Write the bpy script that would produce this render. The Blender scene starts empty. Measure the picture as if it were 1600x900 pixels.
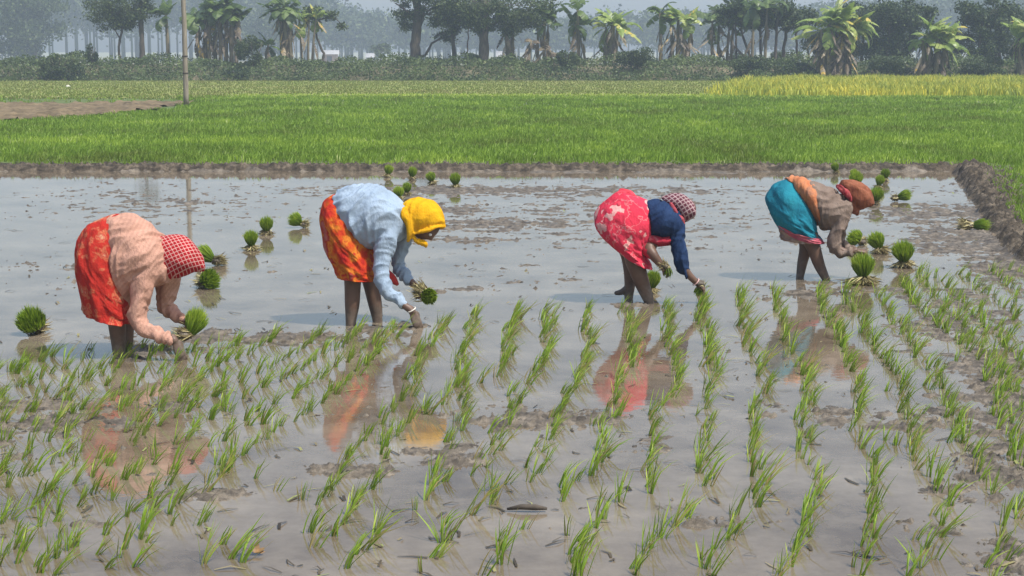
import bpy, math, random
import numpy as np
from mathutils import Vector, Matrix, noise as mnoise

random.seed(11)
rng = np.random.default_rng(11)
R = math.radians
scene = bpy.context.scene
COL = scene.collection

# ------------------------------------------------------------------ camera
H = 2.05
FPX = 2600.0
PITCH = math.atan(370.0 / FPX)
cam_data = bpy.data.cameras.new("camera")
cam_data.lens = 36.0 * FPX / 1600.0
cam_data.sensor_width = 36.0
cam_data.clip_start = 0.1
cam_data.clip_end = 5000.0
cam = bpy.data.objects.new("camera", cam_data)
cam.location = (0, 0, H)
cam.rotation_euler = (math.pi / 2 - PITCH, 0, 0)
COL.objects.link(cam)
scene.camera = cam

# ------------------------------------------------------------------ light
SUN_DIR = Vector((0.55, -0.42, 1.1)).normalized()      # towards the sun
elev = math.asin(SUN_DIR.z)
azim = math.atan2(SUN_DIR.x, SUN_DIR.y)
world = bpy.data.worlds.new("World")
scene.world = world
world.use_nodes = True
wn = world.node_tree.nodes
wl = world.node_tree.links
wn.clear()
sky = wn.new('ShaderNodeTexSky')
sky.sky_type = 'NISHITA'
sky.sun_disc = False
sky.sun_elevation = elev
sky.sun_rotation = azim
sky.air_density = 1.2
sky.dust_density = 3.0
sky.ozone_density = 1.5
bg = wn.new('ShaderNodeBackground')
bg.inputs['Strength'].default_value = 0.115
wo = wn.new('ShaderNodeOutputWorld')
wl.new(sky.outputs[0], bg.inputs['Color'])
wl.new(bg.outputs[0], wo.inputs['Surface'])
sd = bpy.data.lights.new("sun", 'SUN')
sd.energy = 3.8
sd.angle = R(2.0)
sd.color = (1.0, 0.95, 0.87)
sun = bpy.data.objects.new("sun", sd)
sun.rotation_euler = SUN_DIR.to_track_quat('Z', 'Y').to_euler()
sun.location = (0, 0, 60)
COL.objects.link(sun)
scene.view_settings.view_transform = 'Standard'
scene.view_settings.look = 'None'
scene.view_settings.gamma = 1
scene.view_settings.exposure = 0.42
scene.view_settings.use_curve_mapping = False
scene.cycles.max_bounces = 6
scene.cycles.diffuse_bounces = 2
scene.cycles.glossy_bounces = 3
scene.cycles.transmission_bounces = 4
scene.cycles.volume_bounces = 1
scene.cycles.use_denoising = True

# ------------------------------------------------------------------ pixel -> place helpers (photo is 1600x900)
CP, SP = math.cos(PITCH), math.sin(PITCH)
def ray(px, py):
    dx = (px - 800.0) / FPX
    u = -(py - 450.0) / FPX
    return Vector((dx, CP + u * SP, -SP + u * CP))
def at(px, py, z=0.0):
    d = ray(px, py)
    t = (z - H) / d.z
    return Vector((d.x * t, d.y * t, z))
def atY(px, py, Y):
    d = ray(px, py)
    t = Y / d.y
    return Vector((d.x * t, Y, H + d.z * t))
def depth_of(py):
    return at(800, py).y
def to_px(x, y, z):          # arrays: ground points -> photo pixels
    zc = y * CP - (z - H) * SP
    uc = y * SP + (z - H) * CP
    return 800 + FPX * x / zc, 450 - FPX * uc / zc

# ------------------------------------------------------------------ numpy noise
_perm = rng.permutation(512)
_grad = rng.normal(size=(512, 2)); _grad /= np.linalg.norm(_grad, axis=1)[:, None]
def pn(x, y):
    xi = np.floor(x).astype(int); yi = np.floor(y).astype(int)
    xf = x - xi; yf = y - yi
    u = xf * xf * xf * (xf * (xf * 6 - 15) + 10); v = yf * yf * yf * (yf * (yf * 6 - 15) + 10)
    def g(ix, iy, fx, fy):
        k = _perm[(_perm[ix & 511] + iy) & 511]
        return _grad[k, 0] * fx + _grad[k, 1] * fy
    a = g(xi, yi, xf, yf); b = g(xi + 1, yi, xf - 1, yf)
    c = g(xi, yi + 1, xf, yf - 1); d = g(xi + 1, yi + 1, xf - 1, yf - 1)
    return (a + u * (b - a)) * (1 - v) + (c + u * (d - c)) * v
def fbm(x, y, f, o=4, gain=0.5):
    s = np.zeros_like(x); a = 1.0
    for k in range(o):
        s += a * pn(x * f + 13.7 * k, y * f - 7.1 * k); f *= 2.03; a *= gain
    return s

# ------------------------------------------------------------------ mesh + tag helpers
def mesh_np(name, V, F, rnd=None, smooth=False, uv=None):
    V = np.asarray(V, dtype=np.float32); F = np.asarray(F, dtype=np.int32)
    me = bpy.data.meshes.new(name)
    n, k = F.shape
    me.vertices.add(len(V)); me.vertices.foreach_set('co', V.ravel())
    me.loops.add(n * k); me.loops.foreach_set('vertex_index', F.ravel())
    me.polygons.add(n); me.polygons.foreach_set('loop_start', np.arange(n, dtype=np.int32) * k)
    try: me.polygons.foreach_set('loop_total', np.full(n, k, dtype=np.int32))
    except Exception: pass
    if smooth: me.polygons.foreach_set('use_smooth', np.ones(n, dtype=bool))
    if rnd is not None:
        a = me.attributes.new('rnd', 'FLOAT', 'POINT'); a.data.foreach_set('value', np.asarray(rnd, dtype=np.float32))
    if uv is not None:
        l = me.uv_layers.new(name='UVMap'); l.data.foreach_set('uv', np.asarray(uv, dtype=np.float32)[F.ravel()].ravel())
    me.update(calc_edges=True)
    me.validate()
    return me
def link(name, me, mat=None, parent=None):
    o = bpy.data.objects.new(name, me)
    COL.objects.link(o)
    if mat is not None and len(me.materials) == 0: me.materials.append(mat)
    if parent is not None: o.parent = parent
    return o
def tag(o, label=None, cat=None, group=None, kind=None):
    if label: o['label'] = label
    if cat: o['category'] = cat
    if group: o['group'] = group
    if kind: o['kind'] = kind
    return o
def empty(name, loc=(0, 0, 0), label=None, cat=None, group=None):
    o = bpy.data.objects.new(name, None); o.location = loc; o.empty_display_size = 0.1
    COL.objects.link(o)
    return tag(o, label, cat, group)

class MB:
    def __init__(s): s.V = []; s.F = []; s.R = []; s.n = 0
    def add(s, V, F, r=0.5):
        V = np.asarray(V, dtype=float).reshape(-1, 3); F = np.asarray(F, dtype=int)
        if F.shape[1] == 3: F = np.column_stack([F, F[:, 2]])
        s.V.append(V); s.F.append(F + s.n); s.n += len(V)
        s.R.append(np.full(len(V), r) if np.isscalar(r) else np.asarray(r))
    def mesh(s, name, smooth=False):
        V = np.concatenate(s.V); F = np.concatenate(s.F); Rr = np.concatenate(s.R)
        me = bpy.data.meshes.new(name)
        tri = F[:, 2] == F[:, 3]
        Q = F[~tri]; T = F[tri][:, :3]
        loops = np.concatenate([Q.ravel(), T.ravel()]).astype(np.int32)
        starts = np.concatenate([np.arange(len(Q)) * 4, len(Q) * 4 + np.arange(len(T)) * 3]).astype(np.int32)
        tot = np.concatenate([np.full(len(Q), 4), np.full(len(T), 3)]).astype(np.int32)
        me.vertices.add(len(V)); me.vertices.foreach_set('co', V.astype(np.float32).ravel())
        me.loops.add(len(loops)); me.loops.foreach_set('vertex_index', loops)
        me.polygons.add(len(starts)); me.polygons.foreach_set('loop_start', starts)
        try: me.polygons.foreach_set('loop_total', tot)
        except Exception: pass
        if smooth: me.polygons.foreach_set('use_smooth', np.ones(len(starts), dtype=bool))
        a = me.attributes.new('rnd', 'FLOAT', 'POINT'); a.data.foreach_set('value', Rr.astype(np.float32))
        me.update(calc_edges=True); me.validate()
        return me
    def build(s, name, mat, parent=None, smooth=False):
        return link(name, s.mesh(name, smooth), mat, parent)

def tube(mb, pts, rad, seg=7, r=0.5, jitter=0.0, cap=True):
    """round tapering tube along pts"""
    pts = [Vector(p) for p in pts]; n = len(pts)
    rad = [rad] * n if np.isscalar(rad) else list(rad)
    V = []; up = Vector((0.13, 0.97, 0.2))
    for i, p in enumerate(pts):
        t = (pts[min(i + 1, n - 1)] - pts[max(i - 1, 0)]).normalized()
        a = t.cross(up)
        if a.length < 1e-3: a = t.cross(Vector((1, 0, 0)))
        a.normalize(); b = t.cross(a)
        for k in range(seg):
            th = 2 * math.pi * k / seg
            rr = rad[i] * (1 + (random.uniform(-jitter, jitter) if jitter else 0))
            V.append(p + a * (rr * math.cos(th)) + b * (rr * math.sin(th)))
    F = [(i * seg + k, i * seg + (k + 1) % seg, (i + 1) * seg + (k + 1) % seg, (i + 1) * seg + k) for i in range(n - 1) for k in range(seg)]
    if cap:
        V.append(pts[0]); V.append(pts[-1]); c0 = n * seg
        for k in range(seg):
            F.append((c0, (k + 1) % seg, k, k)); F.append((c0 + 1, (n - 1) * seg + k, (n - 1) * seg + (k + 1) % seg, (n - 1) * seg + (k + 1) % seg))
    mb.add([tuple(v) for v in V], F, r)

def leaf_quads(P, size, rnd, flat=0.0, aspect=0.55):
    """many randomly turned leaf shaped quads at P (n,3)"""
    n = len(P)
    d = rng.normal(size=(n, 3)); d[:, 2] *= (1 - flat); d /= np.linalg.norm(d, axis=1)[:, None]
    e = rng.normal(size=(n, 3)); e -= (e * d).sum(1)[:, None] * d; e /= np.linalg.norm(e, axis=1)[:, None]
    s = np.asarray(size) * rng.uniform(0.6, 1.3, n)
    a = d * s[:, None] * 0.5; b = e * s[:, None] * 0.5 * aspect
    V = np.stack([P - a, P + b, P + a, P - b], 1).reshape(-1, 3)
    F = np.arange(4 * n).reshape(n, 4)
    return V, F, np.repeat(rnd, 4)

# ------------------------------------------------------------------ materials
def _nt(name):
    m = bpy.data.materials.new(name); m.use_nodes = True
    nt = m.node_tree; nt.nodes.clear()
    out = nt.nodes.new('ShaderNodeOutputMaterial')
    return m, nt, out
def _tex(nt, scale, detail=4, coord='Object', vec_scale=None, rough=0.55):
    tc = nt.nodes.new('ShaderNodeTexCoord')
    src = tc.outputs[coord]
    if vec_scale:
        mp = nt.nodes.new('ShaderNodeMapping'); mp.inputs['Scale'].default_value = vec_scale
        nt.links.new(src, mp.inputs[0]); src = mp.outputs[0]
    n = nt.nodes.new('ShaderNodeTexNoise'); n.inputs['Scale'].default_value = scale
    n.inputs['Detail'].default_value = detail; n.inputs['Roughness'].default_value = rough
    nt.links.new(src, n.inputs['Vector'])
    return n.outputs['Fac']
def _ramp(nt, fac, stops):
    r = nt.nodes.new('ShaderNodeValToRGB'); e = r.color_ramp.elements
    while len(e) < len(stops): e.new(0.5)
    for i, (p, c) in enumerate(stops):
        e[i].position = p; e[i].color = (c[0], c[1], c[2], 1)
    nt.links.new(fac, r.inputs[0])
    return r.outputs[0]
def surf(name, stops, scale=5, rough=0.8, bump=0.0, bscale=None, coord='Object', vec_scale=None, detail=4, spec=0.3):
    m, nt, out = _nt(name)
    p = nt.nodes.new('ShaderNodeBsdfPrincipled')
    c = _ramp(nt, _tex(nt, scale, detail, coord, vec_scale), stops)
    nt.links.new(c, p.inputs['Base Color'])
    p.inputs['Roughness'].default_value = rough
    p.inputs['Specular IOR Level'].default_value = spec
    if bump:
        b = nt.nodes.new('ShaderNodeBump'); b.inputs['Strength'].default_value = bump; b.inputs['Distance'].default_value = 0.02
        nt.links.new(_tex(nt, bscale or scale * 3, 5, coord), b.inputs['Height']); nt.links.new(b.outputs[0], p.inputs['Normal'])
    nt.links.new(p.outputs[0], out.inputs['Surface'])
    return m
def leafy(name, stops, trans=0.35, rough=0.55, gloss=0.08):
    """thin leaf: colour from the per-leaf attribute rnd"""
    m, nt, out = _nt(name)
    at_ = nt.nodes.new('ShaderNodeAttribute'); at_.attribute_name = 'rnd'
    c = _ramp(nt, at_.outputs['Fac'], stops)
    p = nt.nodes.new('ShaderNodeBsdfPrincipled'); p.inputs['Roughness'].default_value = rough
    p.inputs['Specular IOR Level'].default_value = gloss * 5
    t = nt.nodes.new('ShaderNodeBsdfTranslucent'); mx = nt.nodes.new('ShaderNodeMixShader'); mx.inputs[0].default_value = trans
    nt.links.new(c, p.inputs['Base Color']); nt.links.new(c, t.inputs['Color'])
    nt.links.new(p.outputs[0], mx.inputs[1]); nt.links.new(t.outputs[0], mx.inputs[2]); nt.links.new(mx.outputs[0], out.inputs['Surface'])
    return m

M = {}
M['far_ground'] = surf('far_ground', [(0.35, (0.20, 0.21, 0.11)), (0.65, (0.30, 0.28, 0.17))], 0.03, 0.95)
M['field_soil'] = surf('field_soil', [(0.35, (0.08, 0.12, 0.03)), (0.65, (0.12, 0.16, 0.05))], 1.5, 0.95)
M['stubble_soil'] = surf('stubble_soil', [(0.3, (0.17, 0.22, 0.045)), (0.5, (0.22, 0.25, 0.06)), (0.7, (0.27, 0.23, 0.09))], 0.9, 0.95, coord='Object', vec_scale=(0.12, 1, 1))
M['ploughed'] = surf('ploughed', [(0.35, (0.10, 0.075, 0.04)), (0.65, (0.22, 0.165, 0.095))], 1.6, 0.95, 0.8, 6)
M['bank_soil'] = surf('bank_soil', [(0.35, (0.07, 0.075, 0.035)), (0.65, (0.20, 0.17, 0.11))], 0.5, 0.95)

def mud_material():
    m, nt, out = _nt('wet_mud')
    p = nt.nodes.new('ShaderNodeBsdfPrincipled')
    c = _ramp(nt, _tex(nt, 9, 7, rough=0.7), [(0.36, (0.04, 0.033, 0.024)), (0.5, (0.12, 0.10, 0.075)), (0.64, (0.23, 0.195, 0.15))])
    nt.links.new(c, p.inputs['Base Color'])
    rr = nt.nodes.new('ShaderNodeMapRange'); rr.inputs[3].default_value = 0.25; rr.inputs[4].default_value = 0.9
    nt.links.new(_tex(nt, 4, 3), rr.inputs[0]); nt.links.new(rr.outputs[0], p.inputs['Roughness'])
    b = nt.nodes.new('ShaderNodeBump'); b.inputs['Strength'].default_value = 0.7; b.inputs['Distance'].default_value = 0.015
    nt.links.new(_tex(nt, 35, 5, rough=0.7), b.inputs['Height']); nt.links.new(b.outputs[0], p.inputs['Normal'])
    nt.links.new(p.outputs[0], out.inputs['Surface'])
    return m
def bund_material():
    m, nt, out = _nt('bund_earth')
    p = nt.nodes.new('ShaderNodeBsdfPrincipled')
    c = _ramp(nt, _tex(nt, 6, 7, rough=0.7), [(0.36, (0.022, 0.017, 0.011)), (0.5, (0.075, 0.059, 0.04)), (0.64, (0.20, 0.162, 0.115))])
    nt.links.new(c, p.inputs['Base Color']); p.inputs['Roughness'].default_value = 0.9
    b = nt.nodes.new('ShaderNodeBump'); b.inputs['Strength'].default_value = 0.8; b.inputs['Distance'].default_value = 0.09
    nt.links.new(_tex(nt, 9, 6, rough=0.75), b.inputs['Height']); nt.links.new(b.outputs[0], p.inputs['Normal'])
    nt.links.new(p.outputs[0], out.inputs['Surface'])
    return m
def water_material():
    m, nt, out = _nt('muddy_water')
    p = nt.nodes.new('ShaderNodeBsdfPrincipled')
    c = _ramp(nt, _tex(nt, 1.1, 9, rough=0.72), [(0.34, (0.095, 0.070, 0.045)), (0.46, (0.155, 0.123, 0.086)), (0.56, (0.20, 0.164, 0.12)), (0.68, (0.26, 0.217, 0.16))])
    nt.links.new(c, p.inputs['Base Color'])
    p.inputs['IOR'].default_value = 1.48
    rr = nt.nodes.new('ShaderNodeMapRange'); rr.inputs[1].default_value = 0.35; rr.inputs[2].default_value = 0.7; rr.inputs[3].default_value = 0.01; rr.inputs[4].default_value = 0.06
    nt.links.new(_tex(nt, 0.8, 5), rr.inputs[0]); nt.links.new(rr.outputs[0], p.inputs['Roughness'])
    b = nt.nodes.new('ShaderNodeBump'); b.inputs['Strength'].default_value = 0.10; b.inputs['Distance'].default_value = 0.006
    nt.links.new(_tex(nt, 9, 3), b.inputs['Height']); nt.links.new(b.outputs[0], p.inputs['Normal'])
    nt.links.new(p.outputs[0], out.inputs['Surface'])
    return m
M['mud'] = mud_material(); M['bund'] = bund_material(); M['water'] = water_material()
M['rice'] = leafy('rice_leaf', [(0.0, (0.34, 0.28, 0.10)), (0.2, (0.24, 0.25, 0.07)), (0.5, (0.16, 0.28, 0.02)), (0.85, (0.27, 0.42, 0.03)), (1.0, (0.42, 0.52, 0.07))], 0.4)
M['crop'] = leafy('crop_leaf', [(0.0, (0.16, 0.21, 0.03)), (0.45, (0.20, 0.33, 0.03)), (0.9, (0.38, 0.52, 0.055)), (1.0, (0.5, 0.56, 0.22))], 0.4)
M['mustard'] = leafy('mustard_leaf', [(0.0, (0.20, 0.27, 0.045)), (0.4, (0.40, 0.45, 0.05)), (0.75, (0.68, 0.60, 0.07)), (1.0, (0.85, 0.72, 0.05))], 0.3)
M['scrub'] = leafy('scrub_leaf', [(0.0, (0.03, 0.05, 0.02)), (0.45, (0.095, 0.14, 0.045)), (0.85, (0.18, 0.235, 0.08)), (1.0, (0.26, 0.24, 0.14))], 0.25)
M['dark_leaf'] = leafy('dark_leaf', [(0.0, (0.02, 0.036, 0.014)), (0.6, (0.05, 0.085, 0.028)), (1.0, (0.16, 0.21, 0.07))], 0.25)
M['mid_leaf'] = leafy('mid_leaf', [(0.0, (0.03, 0.05, 0.018)), (0.6, (0.07, 0.105, 0.035)), (1.0, (0.17, 0.22, 0.08))], 0.3)
M['banana_leaf'] = leafy('banana_leaf', [(0.0, (0.035, 0.065, 0.02)), (0.5, (0.085, 0.14, 0.035)), (1.0, (0.20, 0.29, 0.08))], 0.4, 0.4, 0.12)
M['bright_banana'] = leafy('bright_banana_leaf', [(0.0, (0.17, 0.26, 0.05)), (0.5, (0.27, 0.38, 0.075)), (0.9, (0.48, 0.54, 0.17)), (1.0, (0.7, 0.55, 0.1))], 0.4, 0.4, 0.12)
M['dry_leaf'] = leafy('dry_leaf', [(0.0, (0.08, 0.06, 0.04)), (0.6, (0.21, 0.165, 0.11)), (0.92, (0.34, 0.28, 0.18)), (1.0, (0.5, 0.32, 0.05))], 0.2)
M['bark'] = surf('bark', [(0.3, (0.05, 0.043, 0.036)), (0.7, (0.12, 0.10, 0.08))], 4, 0.95, vec_scale=(3, 3, 0.6))
M['banana_stem'] = surf('banana_stem', [(0.3, (0.10, 0.085, 0.055)), (0.55, (0.2, 0.17, 0.11)), (0.75, (0.3, 0.27, 0.17))], 4, 0.8, vec_scale=(4, 4, 0.5))
M['pole'] = surf('pole_wood', [(0.3, (0.17, 0.145, 0.11)), (0.7, (0.33, 0.29, 0.23))], 3, 0.9, vec_scale=(6, 6, 0.7))
M['roots'] = leafy('root_straw', [(0.0, (0.12, 0.09, 0.05)), (0.5, (0.34, 0.29, 0.14)), (1.0, (0.55, 0.5, 0.26))], 0.15)
M['tuft'] = leafy('seedling_leaf', [(0.0, (0.10, 0.16, 0.015)), (0.5, (0.21, 0.34, 0.022)), (1.0, (0.45, 0.56, 0.06))], 0.4)

# ------------------------------------------------------------------ paddy outline
WL = [at(1486, 268), at(1512, 297), at(1535, 335), at(1556, 370), at(1590, 405), at(1680, 450)]   # foot of the right bund
corner = WL[0]
Yb = corner.y                                                # far bund foot
last = WL[-1]
PADDY = [(-60, Yb)] + [(p.x, p.y) for p in WL] + [(last.x + 1.5, 9.0), (last.x + 2.5, 3.0), (-60, 3.0)]
def seg_dist(x, y, pts):
    d = np.full_like(x, 1e9)
    for (x0, y0), (x1, y1) in zip(pts[:-1], pts[1:]):
        vx, vy = x1 - x0, y1 - y0; L = vx * vx + vy * vy
        t = np.clip(((x - x0) * vx + (y - y0) * vy) / L, 0, 1)
        d = np.minimum(d, np.hypot(x - x0 - t * vx, y - y0 - t * vy))
    return d
def inside(x, y, pts):
    c = np.zeros(x.shape, bool); j = len(pts) - 1
    for i in range(len(pts)):
        xi, yi = pts[i]; xj, yj = pts[j]
        if yi != yj:
            c ^= ((yi > y) != (yj > y)) & (x < (xj - xi) * (y - yi) / (yj - yi) + xi)
        j = i
    return c
EDGE = PADDY[:-1]
def sdist(x, y):
    d = seg_dist(x, y, EDGE)
    return np.where(inside(x, y, PADDY), -d, d)

BIAS = [(960, 340, 480, 80, .52), (820, 300, 700, 18, .6), (250, 320, 350, 50, .5), (120, 420, 200, 60, .4), (820, 430, 300, 40, .4), (560, 620, 260, 60, .35), (1150, 560, 300, 60, .35), (250, 740, 200, 50, .35), (900, 800, 300, 60, .3), (480, 522, 90, 7, .9), (190, 560, 60, 8, .95), (590, 513, 60, 7, 1.0), (340, 522, 60, 9, .9), (995, 476, 45, 5, .9), (1285, 443, 50, 6, .9), (80, 650, 170, 34, .95), (0, 660, 90, 50, .9), (270, 640, 90, 18, .7), (330, 775, 110, 12, 1.0), (60, 780, 90, 18, .5), (700, 297, 300, 9, 1.0), (640, 328, 150, 14, 1.0),
        (940, 297, 200, 8, .8), (760, 352, 190, 14, .9), (700, 375, 160, 9, .8), (700, 452, 150, 8, .6), (1180, 300, 120, 20, .5),
        (1425, 335, 130, 22, .72), (1490, 376, 120, 34, .74), (1560, 420, 80, 36, .78), (1300, 385, 120, 20, .45), (1570, 620, 130, 110, 1.0), (1420, 660, 80, 35, .8), (1550, 740, 120, 60, 1.0),
        (1580, 870, 90, 40, 1.0), (1440, 820, 90, 30, .7), (1180, 810, 80, 26, .7), (1300, 650, 50, 20, .8), (1190, 640, 90, 26, .5),
        (850, 655, 170, 22, 1.0), (720, 715, 130, 24, .8), (1000, 700, 70, 26, .6), (560, 735, 140, 14, .9), (1050, 820, 90, 14, .7),
        (430, 527, 300, 14, .85), (620, 515, 90, 14, .8), (250, 545, 120, 16, .9), (1290, 455, 180, 18, .7), (1500, 520, 160, 50, .75), (1030, 475, 70, 8, .6),
        (150, 295, 120, 14, .45), (230, 330, 90, 10, .45), (420, 425, 90, 20, .4), (130, 820, 60, 14, .5), (850, 790, 60, 10, .4), (1480, 470, 150, 30, .6)]
def paddy_height(x, y):
    px, py = to_px(x, y, np.zeros_like(x))
    b = np.zeros_like(x)
    for cx, cy, rx, ry, a in BIAS:
        b = np.maximum(b, a * np.exp(-(((px - cx) / rx) ** 2 + ((py - cy) / ry) ** 2)))
    big = fbm(x, y, 0.9, 3)
    mid = fbm(x + 31, y, 3.6, 4, 0.62)
    sm = fbm(x - 17, y + 5, 15.0, 4, 0.7)
    flat = -0.031 + 0.041 * b + 0.010 * big + 0.048 * mid * (0.35 + 0.65 * b)
    h = np.minimum(flat, 0.004 + 0.25 * np.clip(flat - 0.004, 0, 1)) + 0.026 * np.clip(np.abs(sm) - 0.12, 0, 1) * (0.15 + 1.15 * b)
    lump = np.clip(fbm(x + 3, y * 1.0 - 9, 9.0, 4, 0.7) + 0.25 * fbm(x, y, 0.6, 3) - 0.36, 0, 1)          # scattered crumbs anywhere
    h += 0.055 * lump * (0.6 + 0.4 * b)
    return h
def terrain_height(x, y):
    d = sdist(x, y) + 0.10 * fbm(x, y, 1.7, 4, 0.6)
    h = paddy_height(x, y)
    right = np.clip((x - corner.x + 1.0) / 1.0, 0, 1) * np.clip((Yb + 0.2 - y) / 0.6, 0, 1)
    shelf = np.exp(-np.clip(-d, 0, 9) / 0.45) * (x > -2.5 - 0.3 * (y - Yb))
    h += 0.022 * shelf * (1 - right)
    crest = 0.10 + 0.075 * right
    w = 0.14 + 0.08 * right
    t = np.clip((d + 0.05) / w, 0, 1); s = t * t * (3 - 2 * t)
    back = np.clip((d - 0.34 - 0.04 * right) / 0.3, 0, 1)
    prof = crest * s - (crest - 0.09) * back
    rough = 0.06 * fbm(x, y, 3.2, 2) + 0.15 * (np.abs(fbm(x + 5, y, 5.0, 5, 0.7)) - 0.2)
    return np.where(d > -0.05, np.maximum(h * (1 - s), -0.05) + prof + rough * s * (1 - 0.6 * back) * (0.7 + 0.35 * right), h)

def polar_grid(name, Y0, Y1, nY, a0, a1, nA, fn):
    Y = np.exp(np.linspace(math.log(Y0), math.log(Y1), nY)); A = np.linspace(a0, a1, nA)
    yy, aa = np.meshgrid(Y, A, indexing='ij'); xx = aa * yy
    zz = fn(xx, yy)
    V = np.stack([xx, yy, zz], -1).reshape(-1, 3)
    i = np.arange(nY - 1)[:, None] * nA + np.arange(nA - 1)[None, :]
    F = np.stack([i, i + 1, i + nA + 1, i + nA], -1).reshape(-1, 4)
    return V, F
V, F = polar_grid('mud', 4.2, Yb + 2.0, 850, -0.46, 0.46, 800, terrain_height)
me = mesh_np('mud', V, F, smooth=True)
me.materials.append(M['mud']); me.materials.append(M['bund'])
fc = V[F].mean(1)
dd = sdist(fc[:, 0], fc[:, 1])
me.polygons.foreach_set('material_index', (dd > -0.04).astype(np.int32))
tag(link('mud_ground', me), kind='structure')

# water sheet
wp = [(-60, Yb + 0.25)] + [(p.x + 0.22, p.y + (0.25 if k == 0 else 0)) for k, p in enumerate(WL)] + [(last.x + 1.7, 9.0), (last.x + 2.7, 2.0), (-60, 2.0)]
me = bpy.data.meshes.new('water'); me.from_pydata([(x, y, 0.0) for x, y in wp], [], [tuple(range(len(wp)))[::-1]]); me.update()
tag(link('water', me, M['water']), kind='structure')

# far plain to the horizon
me = bpy.data.meshes.new('ground'); me.from_pydata([(-2500, -60, -0.35), (2500, -60, -0.35), (2500, 3500, -0.35), (-2500, 3500, -0.35)], [], [(0, 1, 2, 3)]); me.update()
tag(link('ground', me, M['far_ground']), kind='structure')
# field soil round the paddy
off = 0.7
fp = [(-70, Yb + off)] + [(corner.x + 0.6, Yb + off)] + [(p.x + 0.62, p.y + 0.1) for p in WL[1:]] + [(last.x + 3.2, 9.0), (last.x + 4, 2.0), (70, 2.0), (70, 70), (-70, 70)]
me = bpy.data.meshes.new('field_ground'); me.from_pydata([(x, y, 0.10) for x, y in fp], [], [tuple(range(len(fp)))[::-1]]); me.update()
tag(link('field_ground', me, M['field_soil']), kind='structure')
me = bpy.data.meshes.new('stubble_ground'); me.from_pydata([(-90, 70, 0.11), (90, 70, 0.11), (90, 116, 0.11), (-90, 116, 0.11)], [], [(0, 1, 2, 3)]); me.update()
tag(link('stubble_ground', me, M['stubble_soil']), kind='structure')
pp = [at(-60, 163, .12), at(120, 161, .12), at(305, 159, .12), at(235, 172, .12), at(150, 180, .12), at(-60, 194, .12)]
cv = []; N = 14
def pl_h(x, y): return 0.10 + 0.20 * np.abs(fbm(x, y, 0.9, 4, .6)) 
V, F = polar_grid('pl', pp[5].y - 2, pp[0].y + 3, 60, -0.36, -0.17, 160, pl_h)
fc = V[F].mean(1); keep = inside(fc[:, 0] + 0.8 * fbm(fc[:, 0], fc[:, 1], 0.4, 3), fc[:, 1] + 0.8 * fbm(fc[:, 0] + 40, fc[:, 1], 0.4, 3), [(p.x, p.y) for p in pp][::-1])
tag(link('ploughed_ground', mesh_np('ploughed_ground', V, F[keep], smooth=True), M['ploughed']), kind='structure')
PLOUGH = [(p.x, p.y) for p in pp][::-1]

# embankment with scrub
def bank_h(x, y):
    t = np.clip((y - 111.0 + 0.5 * fbm(x, y, 0.15, 3)) / 3.2, 0, 1); s = t * t * (3 - 2 * t)
    u = np.clip((y - 124) / 6, 0, 1)
    return 0.05 + (1.0 + 0.22 * fbm(x, y, 0.13, 3)) * s * (1 - u) - 0.3 * u
xs = np.linspace(-75, 75, 400); ys = np.linspace(109.5, 132, 60)
yy, xx = np.meshgrid(ys, xs, indexing='ij'); V = np.stack([xx, yy, bank_h(xx, yy)], -1).reshape(-1, 3)
i = np.arange(59)[:, None] * 400 + np.arange(399)[None, :]; F = np.stack([i, i + 1, i + 401, i + 400], -1).reshape(-1, 4)
tag(link('embankment', mesh_np('embankment', V, F, smooth=True), M['bank_soil']), kind='structure')

# ------------------------------------------------------------------ grass and crops
def blades(P, hgt, wid, lean, rnd, nb=3, spread=0.04, segs=1):
    """tufts of thin triangular blades at P (n,3)"""
    n = len(P) * nb
    B = np.repeat(P, nb, 0) + np.column_stack([rng.normal(0, spread, n), rng.normal(0, spread, n), np.zeros(n)])
    h = np.repeat(np.broadcast_to(hgt, (len(P),)), nb) * rng.uniform(0.6, 1.2, n)
    w = np.repeat(np.broadcast_to(wid, (len(P),)), nb)
    L = np.column_stack([rng.normal(lean[0], 0.3, n), rng.normal(lean[1], 0.3, n)]) * h[:, None]
    th = rng.uniform(-0.9, 0.9, n)
    S = np.column_stack([np.cos(th), np.sin(th), np.zeros(n)]) * (w / 2)[:, None]
    mid = B + np.column_stack([L * 0.35, h * 0.6]); tip = B + np.column_stack([L, h])
    V = np.stack([B - S, B + S, mid + S * 0.8, mid - S * 0.8, tip], 1).reshape(-1, 3)
    k = np.arange(n)[:, None] * 5
    Q = np.concatenate([k + np.array([0, 1, 2, 3]), ], 1); T = k + np.array([3, 2, 4, 4])
    F = np.concatenate([Q, T])
    r = np.repeat(np.repeat(rnd, nb) + rng.uniform(-0.12, 0.12, n), 5)
    return V, F, np.clip(r, 0, 1)
# green crop
n = 52000
Y = np.exp(rng.uniform(math.log(14), math.log(72), n * 2)); A = rng.uniform(-0.40, 0.40, n * 2); X = A * Y
d = sdist(X, Y)
k = (d > 0.36) & ~inside(X, Y, PLOUGH) & (rng.random(n * 2) > 0.65 * (np.abs(d - 0.7) < 0.25))
k &= ~((X < -0.2 * Y) & (Y > 56) & (rng.random(n * 2) < 0.9))
X, Y = X[k], Y[k]
rn = 0.42 + 0.55 * fbm(X, Y * .6, 0.35, 4) + 0.3 * fbm(X, Y, 2.0, 2) + (rng.random(len(X)) > 0.994) * 0.6
V, F, r = blades(np.column_stack([X, Y, np.full(len(X), 0.09)]), np.where(sdist(X, Y) < 1.0, 0.08, 0.115) * (1 + .5 * fbm(X, Y, .8, 3)), 0.006 + Y * 0.00042, (0.1, 0), rn, 4, 0.05)
mb = MB(); mb.add(V, F, r)
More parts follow.
